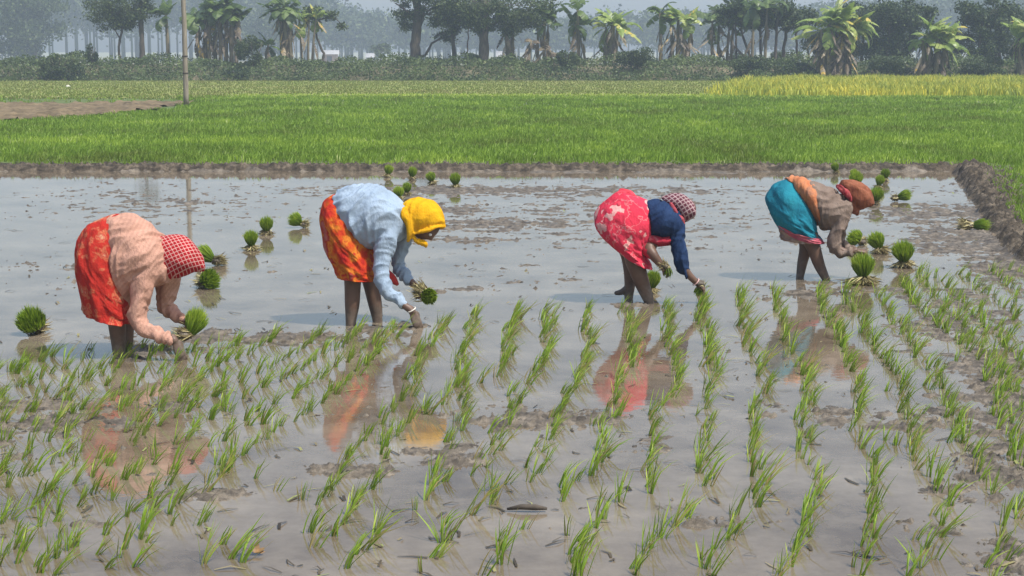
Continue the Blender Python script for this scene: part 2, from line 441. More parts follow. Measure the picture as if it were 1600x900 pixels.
tag(mb.build('green_grass_crop', M['crop']), 'bright green young crop covering the field beyond the earth bund', 'crop', kind='stuff')
# sparse weeds on bund tops
n = 5000
Y = np.exp(rng.uniform(math.log(14), math.log(Yb + 1), n)); X = rng.uniform(-0.4, 0.4, n) * Y; d = sdist(X, Y)
k = (d > 0.28) & (d < 0.8) & (rng.random(n) < 0.45); X, Y = X[k], Y[k]
V, F, r = blades(np.column_stack([X, Y, terrain_height(X, Y) - 0.01]), 0.07, 0.012, (0, 0), rng.uniform(0, 0.7, len(X)), 4, 0.03)
mb = MB(); mb.add(V, F, r)
tag(mb.build('bund_weeds', M['crop']), 'sparse low weeds along the top of the earth bund', 'weeds', kind='stuff')
# stubble strip and thin light green line
n = 26000
Y = rng.uniform(68, 112, n); X = rng.uniform(-0.38, 0.38, n) * Y
rn = 0.36 + 0.3 * fbm(X * 0.25, Y, 0.5, 3) + 0.55 * (Y < 76) * (X > -0.17 * Y)
V, F, r = blades(np.column_stack([X, Y, np.full(n, 0.1)]), 0.09, 0.05, (0, 0), rn, 2, 0.15)
mb = MB(); mb.add(V, F, r)
M['stubble'] = leafy('stubble_leaf', [(0.0, (0.23, 0.20, 0.07)), (0.35, (0.20, 0.235, 0.05)), (0.6, (0.20, 0.28, 0.045)), (1.0, (0.38, 0.50, 0.06))], 0.3)
tag(mb.build('stubble_grass', M['stubble']), 'short yellow green stubble grass strip in front of the bushy embankment', 'grass', kind='stuff')
# mustard
n = 15000
Y = 72.5 + 38 * rng.uniform(0, 1, n) ** .85; Xa = 0.142 + 0.225 * rng.uniform(0, 1, n) ** 0.92 + 0.010 * rng.normal(size=n) + 0.0006 * (Y - 90); X = Xa * Y
rn = 0.42 + 0.30 * fbm(X * 0.4, Y, 0.4, 3) + 0.12 * rng.normal(size=n) + (rng.random(n) > 0.93) * 0.3
V, F, r = blades(np.column_stack([X, Y, np.full(n, 0.1)]), 0.36 + 0.32 * fbm(X, Y, 0.5, 4), 0.055, (0, 0), np.clip(rn, 0, .93), 4, 0.14)
mb = MB(); mb.add(V, F, r)
tag(mb.build('mustard_crop', M['mustard']), 'taller yellow green flowering crop at the field edge below the bright banana plants', 'crop', kind='stuff')
# ------------------------------------------------------------------ scrub on the bank
def scrub_cloud(n, x0, x1, dens=None, hmax=0.5):
    X = rng.uniform(x0, x1, n); Y = rng.uniform(110.2, 116.5, n)
    g = np.clip(0.55 + 0.9 * fbm(X, Y * 0.6, 0.35, 4), 0.1, 1.3)
    Z = bank_h(X, Y) + rng.random(n) ** 0.7 * hmax * g
    return np.column_stack([X, Y, Z]), g
P, g = scrub_cloud(120000, -50, 50, hmax=.95)
keep = (rng.random(len(P)) < np.clip(0.75 + 0.5 * fbm(P[:, 0], P[:, 1], 0.25, 3), 0.2, 1))
P = P[keep]; g = g[keep]
rn = np.clip(0.45 + 0.35 * fbm(P[:, 0] + 9, P[:, 2] * 2, 0.5, 3) + 0.16 * rng.normal(size=len(P)), 0, 1)
V, F, r = leaf_quads(P, 0.17, rn, 0.2, 0.6)
mb = MB(); mb.add(V, F, r)
tag(mb.build('undergrowth', M['scrub']), 'dull green scrub covering the embankment beyond the fields', 'undergrowth', kind='stuff')

def bush(px, Y, w, h, label, mat='scrub', n=2200, z=None, name='bush', cat='bush', group='bushes on the embankment'):
    x = (px - 800) / FPX * Y
    z = float(bank_h(np.array([x]), np.array([Y]))[0]) if z is None else z
    root = empty(name, (x, Y, z), label, cat, group)
    m = MB()
    cl = [(random.uniform(-.5, .5) * w * .75, random.uniform(-.4, .4) * w * .5, random.uniform(.25, .8) * h, random.uniform(.25, .5)) for _ in range(9)]
    Ps = []
    for cx, cy, cz, cr in cl:
        q = rng.normal(size=(n // 9, 3)); q /= np.linalg.norm(q, axis=1)[:, None]
        q *= (rng.random(len(q)) ** 0.4)[:, None] * cr * np.array([w * .55, w * .5, h * .62])
        Ps.append(q + np.array([cx, cy, cz]))
    Ps = np.concatenate(Ps); Ps = Ps[Ps[:, 2] > 0.02]
    rn = np.clip(0.4 + 0.25 * rng.normal(size=len(Ps)), 0, 1)
    V, F, r = leaf_quads(Ps, 0.15, rn, 0.2, 0.6); m.add(V, F, r)
    m.build('foliage', M[mat], root)
    s = MB()
    for k in range(6):
        a = random.uniform(0, 6.28); q = Vector((math.cos(a) * w * .3, math.sin(a) * w * .25, h * .8))
        tube(s, [(0, 0, -0.1), q * .5 + Vector((0, 0, .05)), q], [0.03, 0.022, 0.008], 5)
    s.build('stems', M['bark'], root)
    return root
bush(95, 111.6, 2.6, 1.75, 'brownish heaped bush at far left, tallest on the embankment edge', 'scrub', 4000)
bush(112, 110.9, 2.4, 1.1, 'dark low bush just below the brownish heaped bush', 'dark_leaf', 3000)
bush(150, 113.5, 0.9, 1.6, 'thin dark sapling standing up between the heaped bush and the slim curved tree', 'dark_leaf', 700)
bush(400, 113.5, 2.2, 2.3, 'leafy bush beside the big dry banana clump, left of the second one', 'mid_leaf', 3600)
bush(375, 110.9, 2.0, 0.9, 'small dark bush at the field edge below the dry banana clump', 'dark_leaf', 1800)
bush(885, 113.0, 1.7, 1.3, 'round dark green bush at the foot of the dead banana stems', 'mid_leaf', 1800)
bush(990, 112.5, 2.4, 1.7, 'light green bush under the green banana plant at the centre right', 'mid_leaf', 3600)
bush(1170, 112.2, 2.3, 1.6, 'greyish bush below the dark row of banana plants', 'mid_leaf', 2800)
bush(1385, 111.2, 3.0, 1.6, 'dark bush between the two bright banana clumps', 'mid_leaf', 4200)
bush(1530, 111.2, 3.2, 1.8, 'large dark bush right of the second bright banana clump', 'mid_leaf', 4600)
bush(1240, 111.3, 2.8, 1.3, 'dark green bush immediately left of the big dry skirted banana clump', 'mid_leaf', 3000)

# ------------------------------------------------------------------ trees
def branch_tree(name, px, Y, z, label, trunk, limbs, crowns, mat='mid_leaf', leaf=0.22, nleaf=3000, group='trees on the embankment', cat='tree', tr=0.2, bark='bark'):
    """trunk / limbs: lists of (pts in metres from the base, r0, r1); crowns: (x,y,z,rx,ry,rz) leaf clumps"""
    x = (px - 800) / FPX * Y
    root = empty(name, (x, Y, z), label, cat, group)
    m = MB()
    def smooth_pts(pts, k=4):
        out = []
        for a, b in zip(pts[:-1], pts[1:]):
            for i in range(k): out.append(Vector(a).lerp(Vector(b), i / k) + Vector((random.gauss(0, .02), random.gauss(0, .02), 0)))
        out.append(Vector(pts[-1])); return out
    for pts, r0, r1 in [trunk] + limbs:
        q = smooth_pts(pts); n = len(q)
        rad = [r0 + (r1 - r0) * (i / (n - 1)) ** 0.8 for i in range(n)]
        if pts is trunk[0]: rad[0] *= 1.5; rad[1] *= 1.18
        tube(m, q, rad, 8, jitter=0.12)
    m.build('trunk', M[bark], root, True)
    crowns = [(c[0], c[1], c[2], c[3] * random.uniform(.8, 1.1), c[4], c[5]) for c in crowns]; tot = sum(c[3] * c[4] + c[5] for c in crowns)
    Ps = []; tw = MB()
    for cx, cy, cz, rx, ry, rz in crowns:
        k = max(60, int(nleaf * (rx * ry + rz) / tot))
        sub = max(5, int(rx * 7))
        for s in range(sub):
            c = rng.normal(size=3); c /= np.linalg.norm(c); c *= rng.random() ** 0.45
            c = c * np.array([rx, ry, rz]) + np.array([cx, cy, cz])
            q = rng.normal(size=(k // sub, 3)) * np.array([0.28, 0.28, 0.17]) * (0.6 + 0.25 * rx)
            Ps.append(q + c)
            tube(tw, [(cx * .8, cy * .8, cz - rz * .5), tuple((np.array([cx, cy, cz]) + c) / 2 + rng.normal(size=3) * .1), tuple(c)], [0.035, 0.02, 0.008], 4, cap=False)
    Ps = np.concatenate(Ps)
    rn = np.clip(0.45 + 0.3 * rng.normal(size=len(Ps)), 0, 1)
    V, F, r = leaf_quads(Ps, leaf, rn, 0.1, 0.6)
    c = MB(); c.add(V, F, r); co = c.build('crown', M[mat], root)
    tw.build('twigs', M[bark], root)
    return root
ZB = 1.0
T = branch_tree
T('slim_tree', 195, 117, ZB, 'slim tree with a curved bare trunk and airy crown, left of the tall straight trunk',
  ([(0, 0, 0), (-.1, 0, .6), (-.12, 0, 1.6), (.1, 0, 2.4), (.15, 0, 3.6)], .11, .07), [([(-.05, 0, 1.9), (-.6, .2, 2.9), (-1.0, .1, 3.6)], .05, .02), ([(.1, 0, 2.5), (.8, 0, 3.3), (1.1, 0, 4.2)], .05, .02)],
  [(-1.0, 0, 3.4, 1.1, .9, .6), (.9, 0, 3.4, .9, .8, .6), (0, 0, 4.0, 2.4, 1.3, 1.0), (1.4, 0, 4.2, 1.4, 1, .8), (-.5, 0, 2.7, .7, .5, .4), (.6, 0, 2.9, .6, .5, .4)], 'mid_leaf', .17, 8000)
T('bare_trunk_tree', 227, 117, ZB, 'tall straight bare trunk left of the pole, rising out of the picture',
  ([(0, 0, 0), (.03, 0, 2), (.02, 0, 4.5), (0.1, 0, 6)], .2, .15), [([(.1, 0, 5.2), (.9, 0, 6.4)], .08, .03), ([(0, 0, 5.2), (-.9, .2, 6.6)], .08, .03)],
  [(0, 0, 6.9, 1.1, .9, .7)], 'mid_leaf', .2, 420)
T('broad_tree', 648, 118, ZB, 'thick dark tree with a low branch bending right, at centre left',
  ([(0, 0, -.2), (.1, 0, .8), (.15, 0, 2.2), (.35, 0, 3.6), (.2, 0, 5.2)], .42, .28),
  [([(.25, 0, 2.4), (.65, 0, 3.2), (.8, 0, 4.2)], .12, .07), ([(.1, 0, .55), (.8, -.1, .75), (1.3, -.1, 1.6), (1.9, 0, 1.95), (2.6, 0, 2.0)], .12, .05), ([(.75, 0, 3.5), (1.6, 0, 4.4)], .07, .04),
   ([(.3, 0, 3.2), (-.7, 0, 4.0), (-1.3, 0, 4.4)], .1, .04), ([(0.1, 0, 0.1), (.6, -.2, .2), (1.0, -.2, -.1)], .15, .05)],
  [(1.3, 0, 3.9, 1.6, 1.1, .7), (-.9, 0, 4.0, .8, .9, .8), (-.6, 0, 3.0, .55, .6, .5), (1.9, 0, 3.1, 1.0, .9, .8), (2.6, 0, 1.9, .5, .5, .35), (.6, 0, 5.2, 2.2, 1.8, .9), (1.9, 0, 2.3, .6, .5, .3), (-.2, .2, 3.6, .6, .6, .6)], 'dark_leaf', .16, 9000)
T('slender_tree', 713, 117, ZB, 'slender leaning tree between the broad dark tree and the thick trunk',
  ([(0, 0, 0), (-.15, 0, 1.2), (-.25, 0, 2.4), (-.1, 0, 4)], .17, .1), [([(-.2, 0, 2.0), (.5, 0, 3.0)], .07, .03)],
  [(-.5, 0, 3.7, 1.2, 1, .7), (.4, 0, 3.4, 1.1, 1, .7), (0, 0, 2.6, .7, .6, .35)], 'mid_leaf', .19, 3000)
T('sapling_tree', 728, 119, ZB, 'very thin sapling between the slender tree and the thick trunk',
  ([(0, 0, 0), (.1, 0, .8), (.2, 0, 2), (.3, 0, 3.3)], .06, .04), [], [(.3, 0, 3.2, .8, .8, .7)], 'dark_leaf', .18, 900)
T('thick_tree', 757, 115.5, ZB - .1, 'thick straight trunk with a wide dense crown at the centre of the tree row',
  ([(0, 0, -.3), (-.02, 0, 1), (.0, 0, 2.6), (.05, 0, 4.6)], .4, .3), [([(0, 0, 2.4), (-1.0, 0, 3.2), (-1.8, 0, 3.6)], .12, .05), ([(0, 0, 2.6), (1.2, 0, 3.3), (2.2, 0, 3.6)], .12, .05)],
  [(-1.5, 0, 3.7, 1.2, 1.1, .7), (0, -.3, 3.4, 1.2, 1.1, .7), (1.4, 0, 3.5, 1.2, 1.2, .8), (2.8, 0, 3.6, 1.1, 1.1, .7), (0.5, 0, 4.4, 4.2, 2, .9), (-.9, 0, 2.8, .9, .6, .5), (2.0, 0, 2.9, 1.2, .7, .5), (3.4, 0, 3.3, 1.2, .8, .6), (.3, 0, 2.9, .8, .6, .5)], 'mid_leaf', .18, 14000)
T('branching_tree', 507, 117.5, ZB, 'thin crooked dark tree right of the banana group at left',
  ([(0, 0, 0), (.08, 0, .9), (-.25, 0, 1.6), (-.45, 0, 2.4)], .11, .07), [([(-.45, 0, 2.3), (-.1, 0, 3.0), (-.2, 0, 3.4)], .07, .04), ([(-.45, 0, 2.3), (-.9, 0, 2.6), (-1.2, 0, 3.4)], .06, .04), ([(-.2, 0, 3.2), (.7, 0, 3.5), (1.4, 0, 2.9)], .05, .03)],
  [(.8, 0, 3.5, .8, .5, .3), (-.6, 0, 3.6, .9, .8, .4), (1.35, 0, 2.8, .25, .2, .2)], 'mid_leaf', .2, 1100)
right_trees = [
 (1148, 119, 'thin dark trunk, first of the dark trees right of the open sky gap', .09, 1.0), (1172, 121, 'leaning dark trunk behind the greyish bush', .11, 1.2),
 (1186, 119.5, 'short dark trunk just right of the leaning dark trunk', .12, .9), (1207, 118, 'paired dark trunk, left one of the pair, right of the greyish bush', .13, 1.3),
 (1219, 119, 'paired dark trunk, right one of the pair, right of the greyish bush', .14, 1.2), (1243, 121, 'dark trunk just left of the big dry skirted banana clump', .1, 1.4),
 (1378, 120, 'tall dark tree right of the big dry skirted banana clump', .13, 1.8), (1412, 122, 'dark tree left of the second bright banana clump', .12, 1.6),
 (1520, 119, 'dark tree right of the second bright banana clump', .14, 1.7), (1555, 122, 'dark tree left of the rightmost bright banana clump', .13, 1.8), (1340, 123, 'dark tree directly behind the drooping pale fronds', .13, 1.7)]
for i, (px, Y, lab, tr, cr) in enumerate(right_trees):
    l1 = random.uniform(-.25, .25)
    if i == 1: l1 = -.8
    T('dark_tree', px, Y, ZB - .1, lab, ([(0, 0, -.2), (l1 * .3, 0, 1.0), (l1, 0, 2.4), (l1 * 1.2, 0, 4.0)], tr, tr * .6),
      [([(l1, 0, 2.3), (l1 + .7, .2, 3.2), (l1 + 1.1, .2, 3.8)], .05, .02), ([(l1, 0, 2.5), (l1 - .6, .2, 3.3)], .05, .02)],
      [(l1 + random.uniform(-.3, .3), 0, 3.9, cr * 1.2, cr * .9, .9), (l1 + .7, 0, 3.2, cr * .8, .6, .6), (l1 - .7, 0, 3.4, cr * .8, .6, .6)] + ([(l1, 0, 2.4, 1.1, .7, .7), (l1 + .4, 0, 1.5, .8, .6, .6), (l1 - .6, 0, 1.1, .7, .5, .5)] if px > 1320 else []),
      'dark_leaf', .19, 7500 if px > 1320 else 3600, group='dark trees at the right')

# darker thickets filling the spaces between the trunks at the right
for px, Y, w, h, lab, mt in [(1345, 121, 2.6, 2.6, 'tall dark thicket behind the drooping pale fronds', 'dark_leaf'), (1400, 124, 2.8, 3.2, 'tall thicket between the two bright banana clumps, behind the bush', 'dark_leaf'),
        (1495, 121, 2.4, 2.9, 'tall dark thicket immediately right of the second bright banana clump', 'dark_leaf'), (1545, 124, 2.8, 2.6, 'tall thicket behind the large dark bush', 'mid_leaf'), (1580, 119, 1.8, 2.2, 'dark thicket beside the rightmost bright banana clump', 'dark_leaf'),
        (1262, 121, 2.0, 2.6, 'dark thicket behind the left edge of the big dry skirted banana clump', 'dark_leaf'), (1150, 132, 3.4, 1.7, 'light green thicket behind the first dark trunks', 'mid_leaf'), (1215, 133, 3.2, 2.0, 'light green thicket behind the paired dark trunks', 'mid_leaf'),
        (1085, 131, 2.4, 1.4, 'low light green thicket behind the brown stemmed banana clump', 'mid_leaf'), (1005, 130, 2.2, 1.3, 'low light thicket right of the green banana plant', 'mid_leaf'), (735, 121, 1.6, .9, 'small dark bush between the slender tree and the thick trunk', 'dark_leaf')]:
    bush(px, Y, w, h, lab, mt, int(2600 * w / 2), z=(None if Y < 125 else .3), name='thicket', cat='bush', group='thickets behind the tree row')
# ------------------------------------------------------------------ banana plants
def banana_leaf(m, base, azim_, rise, length, width, droop, r, torn=True, seg=9):
    """arching blade with drooping tip; a midrib fold and ragged slits"""
    d = Vector((math.cos(azim_), math.sin(azim_), 0)); side = Vector((-d.y, d.x, 0))
    p = Vector(base); ang = rise; step = length / seg
    pts = [p.copy()]; nrm = []
    for i in range(seg):
        p = p + (d * math.cos(ang) + Vector((0, 0, 1)) * math.sin(ang)) * step
        ang -= droop / seg * (0.5 + 1.1 * i / seg); pts.append(p.copy())
    V = []; F = []; rr = []
    for i in range(seg):
        t0 = i / seg; t1 = (i + 1) / seg
        def wd(t): return width * 0.5 * max(0.04, math.sin(math.pi * min(1, max(0, (t - .10) / .9)) ** 0.75) ** 0.7) if t > .1 else 0.03
        w0, w1 = wd(t0), wd(t1)
        g = 0.12 if (torn and random.random() < .7) else 0.0
        for sgn in (1, -1):
            dz = random.uniform(.15, .6) + (0.3 if torn else 0)
            c0 = pts[i].lerp(pts[i + 1], g); c1 = pts[i + 1]
            a = c0; b = c1
            c = c1 + side * sgn * w1 - Vector((0, 0, w1 * dz)); e = c0 + side * sgn * w0 - Vector((0, 0, w0 * dz))
            k = len(V); V += [tuple(a), tuple(b), tuple(c), tuple(e)]; F.append((k, k + 1, k + 2, k + 3)); rr += [min(1, max(0, r + random.uniform(-.12, .12)))] * 4
    m.add(V, F, np.array(rr))
def banana(px, Y, z, label, stems, leafmat='banana_leaf', dry=0.5, group='banana plants', seed=0, llen=(1.5, 2.3), bias=None, nleaf=8, name='banana_plant', rise=(.5, 1.35), hs=1.18):
    """stems: list of (dx, dy, height, lean, radius)"""
    random.seed(100 + seed)
    x = (px - 800) / FPX * Y
    root = empty(name, (x, Y, z), label, 'banana plant', group)
    lm = MB(); dm = MB()
    for dx, dy, h, lean, r in stems:
        h = h * (hs if Y < 112 else 1.36); sm = MB()
        pts = [(dx + lean * (t ** 1.6) * h, dy, h * t - .15 * (t == 0)) for t in (0, .2, .4, .6, .8, 1)]
        tube(sm, pts, [r * 1.2, r * 1.05, r, r * .9, r * .75, r * .6], 9, jitter=.08)
        sm.build('stem', M['banana_stem'], root, True)
        top = Vector(pts[-1])
        for k in range(nleaf + 2):
            a = random.uniform(0, math.tau)
            if bias is not None and random.random() < .5: a = bias + random.uniform(-.7, .7)
            rs = random.uniform(*rise) if random.random() > .3 else random.uniform(-1.0, .2); L = random.uniform(*llen)
            banana_leaf(lm, top + Vector((0, 0, -.1 * random.random())), a, rs, L, random.uniform(.5, .9), random.uniform(.5, 3.0), random.uniform(.15, .95), torn=random.random() < .5)
        nd = int(dry * 13 + random.random())
        for k in range(nd):
            a = random.uniform(0, 6.28); zt = random.uniform(.35, .98); b = Vector((dx + lean * (zt ** 1.6) * h, dy, h * zt))
            banana_leaf(dm, b + Vector((math.cos(a) * r, math.sin(a) * r, 0)), a, random.uniform(-1.45, -.5), random.uniform(.7, 1.6), random.uniform(.14, .34), random.uniform(.1, .9), random.uniform(0, 1), seg=7)
    lm.build('leaves', M[leafmat], root)
    if dm.n: dm.build('dry_leaves', M['dry_leaf'], root)
    return root
B = banana
B(268, 117, ZB, 'lone young banana plant just left of the pole', [(0, 0, 2.6, -.02, .13)], 'banana_leaf', 0, seed=1, nleaf=8, llen=(1.0, 1.7))
B(340, 116.5, ZB, 'big crowded banana clump hung with grey dry leaves, right of the pole',
  [(-1.05, 0, 2.5, -.08, .12), (-.7, .3, 2.9, .02, .13), (-.35, -.2, 2.7, .03, .13), (0, .2, 3.0, 0, .14), (.4, -.1, 2.8, .04, .14), (.75, .2, 3.1, .03, .14), (1.15, 0, 3.0, .03, .15), (1.4, .4, 2.6, .06, .12)], 'banana_leaf', 1.3, seed=2, nleaf=9, llen=(1.1, 2.1), rise=(-.2, 1.3))
B(452, 116.5, ZB, 'banana pair with thick pale stem, right of the big dry clump', [(-.35, .2, 2.7, -.02, .16), (0, 0, 3.1, -.04, .2), (.3, -.1, 2.9, -.03, .13)], 'banana_leaf', .8, seed=3, llen=(1.2, 2.1), nleaf=10, rise=(-.1, 1.3))
B(484, 117, ZB, 'slim banana cluster with bright upright leaf, beside the thin crooked tree', [(-.4, 0, 2.3, -.05, .08), (0, .1, 2.5, .04, .08), (.3, 0, 2.4, .1, .08)], 'bright_banana', .2, seed=4, nleaf=5, llen=(1.0, 1.5), rise=(.9, 1.5))
B(420, 116, ZB, 'small arching dark banana shoot between the two banana groups at left', [(0, 0, 1.1, .1, .09)], 'banana_leaf', .5, seed=5, nleaf=5, llen=(.9, 1.3))
B(800, 116, ZB - .1, 'old banana stems with dead leaves, right of the thick straight trunk', [(-.3, 0, 2.4, -.06, .13), (0, .2, 2.2, .04, .12)], 'banana_leaf', .8, seed=6, llen=(1.0, 1.7), nleaf=6)
B(830, 115.5, ZB - .2, 'short broken banana stump with reddish dead leaves', [(-.2, -.3, 1.4, .1, .11), (.15, 0, 1.0, .6, .1), (.5, 0, .7, .9, .1)], 'dry_leaf', 1.0, seed=7, nleaf=3, llen=(.6, .9))
B(848, 117, ZB, 'twin thin dark banana stems at the centre', [(-.35, 0, 2.6, 0, .09), (.05, 0, 2.7, .03, .1), (.35, .3, 2.3, 0, .07)], 'banana_leaf', .3, seed=8, llen=(1.1, 1.8), nleaf=7)
B(903, 116, ZB - .1, 'tall banana plant with a bare stem at the left of the central open gap', [(0, 0, 2.9, -.02, .13), (.5, .1, 2.2, -.25, .09)], 'banana_leaf', .4, seed=9, llen=(1.3, 2.0), nleaf=8)
B(952, 115.5, ZB, 'green banana plant with thick brown stem and wide bright leaves', [(-.35, .2, 2.0, .03, .12), (.1, 0, 2.2, .02, .22), (.35, .2, 2.0, .06, .15)], 'bright_banana', .9, seed=10, llen=(1.4, 2.2), nleaf=7)
B(1030, 117, ZB, 'narrow banana plant with one leaf hanging down left', [(0, 0, 2.7, -.02, .12)], 'banana_leaf', .5, seed=11, llen=(1.0, 1.7))
B(1060, 116.5, ZB, 'banana clump of brown stems under short bright leaves', [(-.5, .2, 2.3, -.05, .12), (-.15, 0, 2.5, .0, .14), (.2, 0, 2.3, .03, .13), (.6, .2, 2.2, .03, .12)], 'bright_banana', .8, seed=12, llen=(.9, 1.5), nleaf=6, rise=(.7, 1.4))
B(1120, 119, ZB, 'row of pale stems with long low banana leaves right of the open sky gap', [(-.5, 0, 2.3, .0, .1), (0, .4, 2.4, 0, .1), (.6, .2, 2.1, .05, .1), (.9, .2, 3.0, .05, .1)], 'banana_leaf', .5, seed=13, llen=(1.3, 2.2), nleaf=6)
B(1185, 117, ZB, 'dark banana plant with long flat leaves above the greyish bush', [(-.6, 0, 3.0, .02, .1), (.3, 0, 3.1, .02, .1)], 'banana_leaf', .2, seed=14, llen=(1.5, 2.3), nleaf=8, rise=(.2, .8))
B(1302, 110.7, .05, 'big banana clump with a wide skirt of dry leaves and pale drooping fronds',
  [(-.95, .1, 2.9, -.02, .16), (-.55, -.1, 3.2, 0, .18), (-.15, .1, 3.3, .02, .2), (.25, -.1, 3.1, .02, .18), (.65, 0, 3.0, .05, .17)], 'bright_banana', 2.4, seed=15, llen=(1.5, 2.6), nleaf=13, bias=-.1, rise=(-.3, 1.45))
B(1453, 110.6, .05, 'second bright banana clump with yellow leaf at its left side and upright fronds',
  [(-.6, 0, 2.3, -.06, .15), (-.25, .1, 2.6, -.04, .16), (.15, -.1, 2.4, .03, .16), (.5, 0, 2.2, .1, .14)], 'bright_banana', 1.3, seed=16, llen=(1.2, 2.2), nleaf=13, bias=.1, rise=(.1, 1.5))
B(1592, 110.7, .05, 'rightmost bright banana clump cut by the picture edge', [(-.2, 0, 2.4, -.06, .15), (.1, .1, 2.8, 0, .16), (.5, 0, 2.5, .04, .16)], 'bright_banana', 1.0, seed=17, llen=(1.3, 2.0), nleaf=12)
random.seed(77)

# ------------------------------------------------------------------ far trees, buildings
for (px, Y, h, w, lab) in [(-5, 255, 15, 7.5, 'huge pale hazy tree at the far left edge'), (60, 262, 13, 5.0, 'pale hazy tree right of the huge one at the far left'), (430, 330, 13, 6, 'faint hazy tree behind the left banana plants')]:
    x = (px - 800) / FPX * Y; root = empty('hazy_tree', (x, Y, -.3), lab, 'tree', 'single trees far away in the haze')
    m = MB(); tube(m, [(0, 0, 0), (.2, 0, h * .3), (0, 0, h * .6)], [.6, .45, .3], 8); m.build('trunk', M['bark'], root, True)
    Ps = []
    for k in range(46):
        c = rng.normal(size=3); c /= np.linalg.norm(c); c = c * rng.random() ** .4 * np.array([w, w * .8, h * .46]) + np.array([0, 0, h * .54])
        Ps.append(rng.normal(size=(150, 3)) * np.array([1.0, 1.0, .6]) + c)
    Ps = np.concatenate(Ps); V, F, r = leaf_quads(Ps, .55, np.clip(.4 + .3 * rng.normal(size=len(Ps)), 0, 1), .1, .6)
    m = MB(); m.add(V, F, r); m.build('crown', M['mid_leaf'], root)
def wood(x_lo, x_hi, Y0, Y1, n, hfn, leaf=.9):
    A = rng.uniform((x_lo - 800) / FPX, (x_hi - 800) / FPX, n); Y = rng.uniform(Y0, Y1, n); X = A * Y
    hh = hfn(800 + A * FPX) * (Y / Y0)
    hh = hh * (1 + .30 * fbm(X, Y * 0, .09, 3))
    P = []; tr = MB()
    for x, y, h in zip(X, Y, hh):
        w = h * random.uniform(.2, .34); k = 16
        if random.random() < .6: tube(tr, [(x, y, -.3), (x, y, h * .5)], [.28, .18], 5)
        for q in range(k):
            c = rng.normal(size=3); c /= np.linalg.norm(c); c = c * rng.random() ** .4 * np.array([w, w, h * .34]) + np.array([x, y, h * .62])
            P.append(rng.normal(size=(26, 3)) * np.array([1.0, 1.0, .6]) * h / 10 + c)
    P = np.concatenate(P); V, F, r = leaf_quads(P, leaf, np.clip(.4 + .3 * rng.normal(size=len(P)), 0, 1), .1, .65)
    tr.add(V, F, r); return tr
# skyline of the far wood: top of the trees in picture rows
sk = [(-100, -60), (100, -60), (300, -60), (420, -25), (480, -10), (520, 8), (560, 22), (620, 22), (700, 25), (850, 30), (1000, 22), (1100, 25), (1200, 20), (1400, 0), (1700, -20)]
def hfar(px):
    top = np.interp(px, [a for a, b in sk], [b for a, b in sk])
    return (80 - top) / FPX * 390 + 2.2
m = wood(-80, 1680, 390, 500, 560, hfar, 1.1)
tag(m.build('distant_wood', M['mid_leaf']), 'distant wood fading into pale haze behind the tree row', 'wood', kind='stuff')
# hazy far shed and white buildings
def shed(px, py, wpx, Y, h, label, wall, roof, group='small buildings far away'):
    x = (px - 800) / FPX * Y; w = wpx / FPX * Y
    root = empty('shed', (x, Y, -.35), label, 'building', group)
    m = MB(); v = [(-w / 2, -2, 0), (w / 2, -2, 0), (w / 2, 2, 0), (-w / 2, 2, 0), (-w / 2, -2, h), (w / 2, -2, h), (w / 2, 2, h), (-w / 2, 2, h)]
    m.add(v, [(0, 1, 5, 4), (1, 2, 6, 5), (2, 3, 7, 6), (3, 0, 4, 7)]); m.build('wall', wall, root)
    m = MB(); e = .5; v = [(-w / 2 - e, -2 - e, h), (w / 2 + e, -2 - e, h), (w / 2 + e, 0, h + .8), (-w / 2 - e, 0, h + .8), (w / 2 + e, 2 + e, h), (-w / 2 - e, 2 + e, h), (-w / 2 - e, 0, h), (w / 2 + e, 0, h)]
    m.add(v, [(0, 1, 2, 3), (3, 2, 4, 5), (0, 3, 6, 6), (1, 7, 2, 2)]); m.build('roof', roof, root)
    m = MB(); m.add([(-.5, -2.03, 0), (.5, -2.03, 0), (.5, -2.03, h * .8), (-.5, -2.03, h * .8)], [(0, 1, 2, 3)]); m.build('door', M['bark'], root)
W1 = surf('whitewash', [(0.3, (.33, .33, .34)), (0.7, (.42, .42, .42))], 2, .9)
W2 = surf('brick_wall', [(0.3, (.32, .2, .15)), (0.7, (.42, .3, .24))], 2, .9)
shed(787, 82, 13, 250, 1.6, 'low white building in the haze between the thick trunk and the old banana stems', W1, W1)
shed(519, 73, 20, 330, 1.8, 'faint hazy shed with a pale roof right of the thin crooked tree', W2, W1)
shed(581, 83, 5, 330, 1.2, 'tiny white hut in the haze left of the broad dark tree', W1, W1)
T('purple_bush_tree', 597, 240, -.3, 'round purplish shrub in the haze left of the broad dark tree', ([(0, 0, 0), (0, 0, 2)], .15, .1), [], [(0, 0, 2.6, 1.6, 1.3, 1.0)], 'mid_leaf', .4, 700, group='single trees far away in the haze')
# white bag lying in the stubble
m = MB(); c = at(106, 136, .12)
ico = []
for i in range(5):
    th = i / 4 * math.pi / 2
    for k in range(10): a = k * math.tau / 10; ico.append((.15 * math.cos(th) * math.cos(a) * random.uniform(.8, 1.1), .1 * math.cos(th) * math.sin(a), .12 * math.sin(th) * random.uniform(.85, 1.1)))
m.add(ico, [(i * 10 + k, i * 10 + (k + 1) % 10, (i + 1) * 10 + (k + 1) % 10, (i + 1) * 10 + k) for i in range(4) for k in range(10)])
o = m.build('white_bag', surf('bag_plastic', [(0.3, (.5, .5, .4)), (0.7, (.62, .62, .52))], 4, .6), None, True); o.location = c
tag(o, 'small whitish bag lying in the short grass at far left', 'bag')

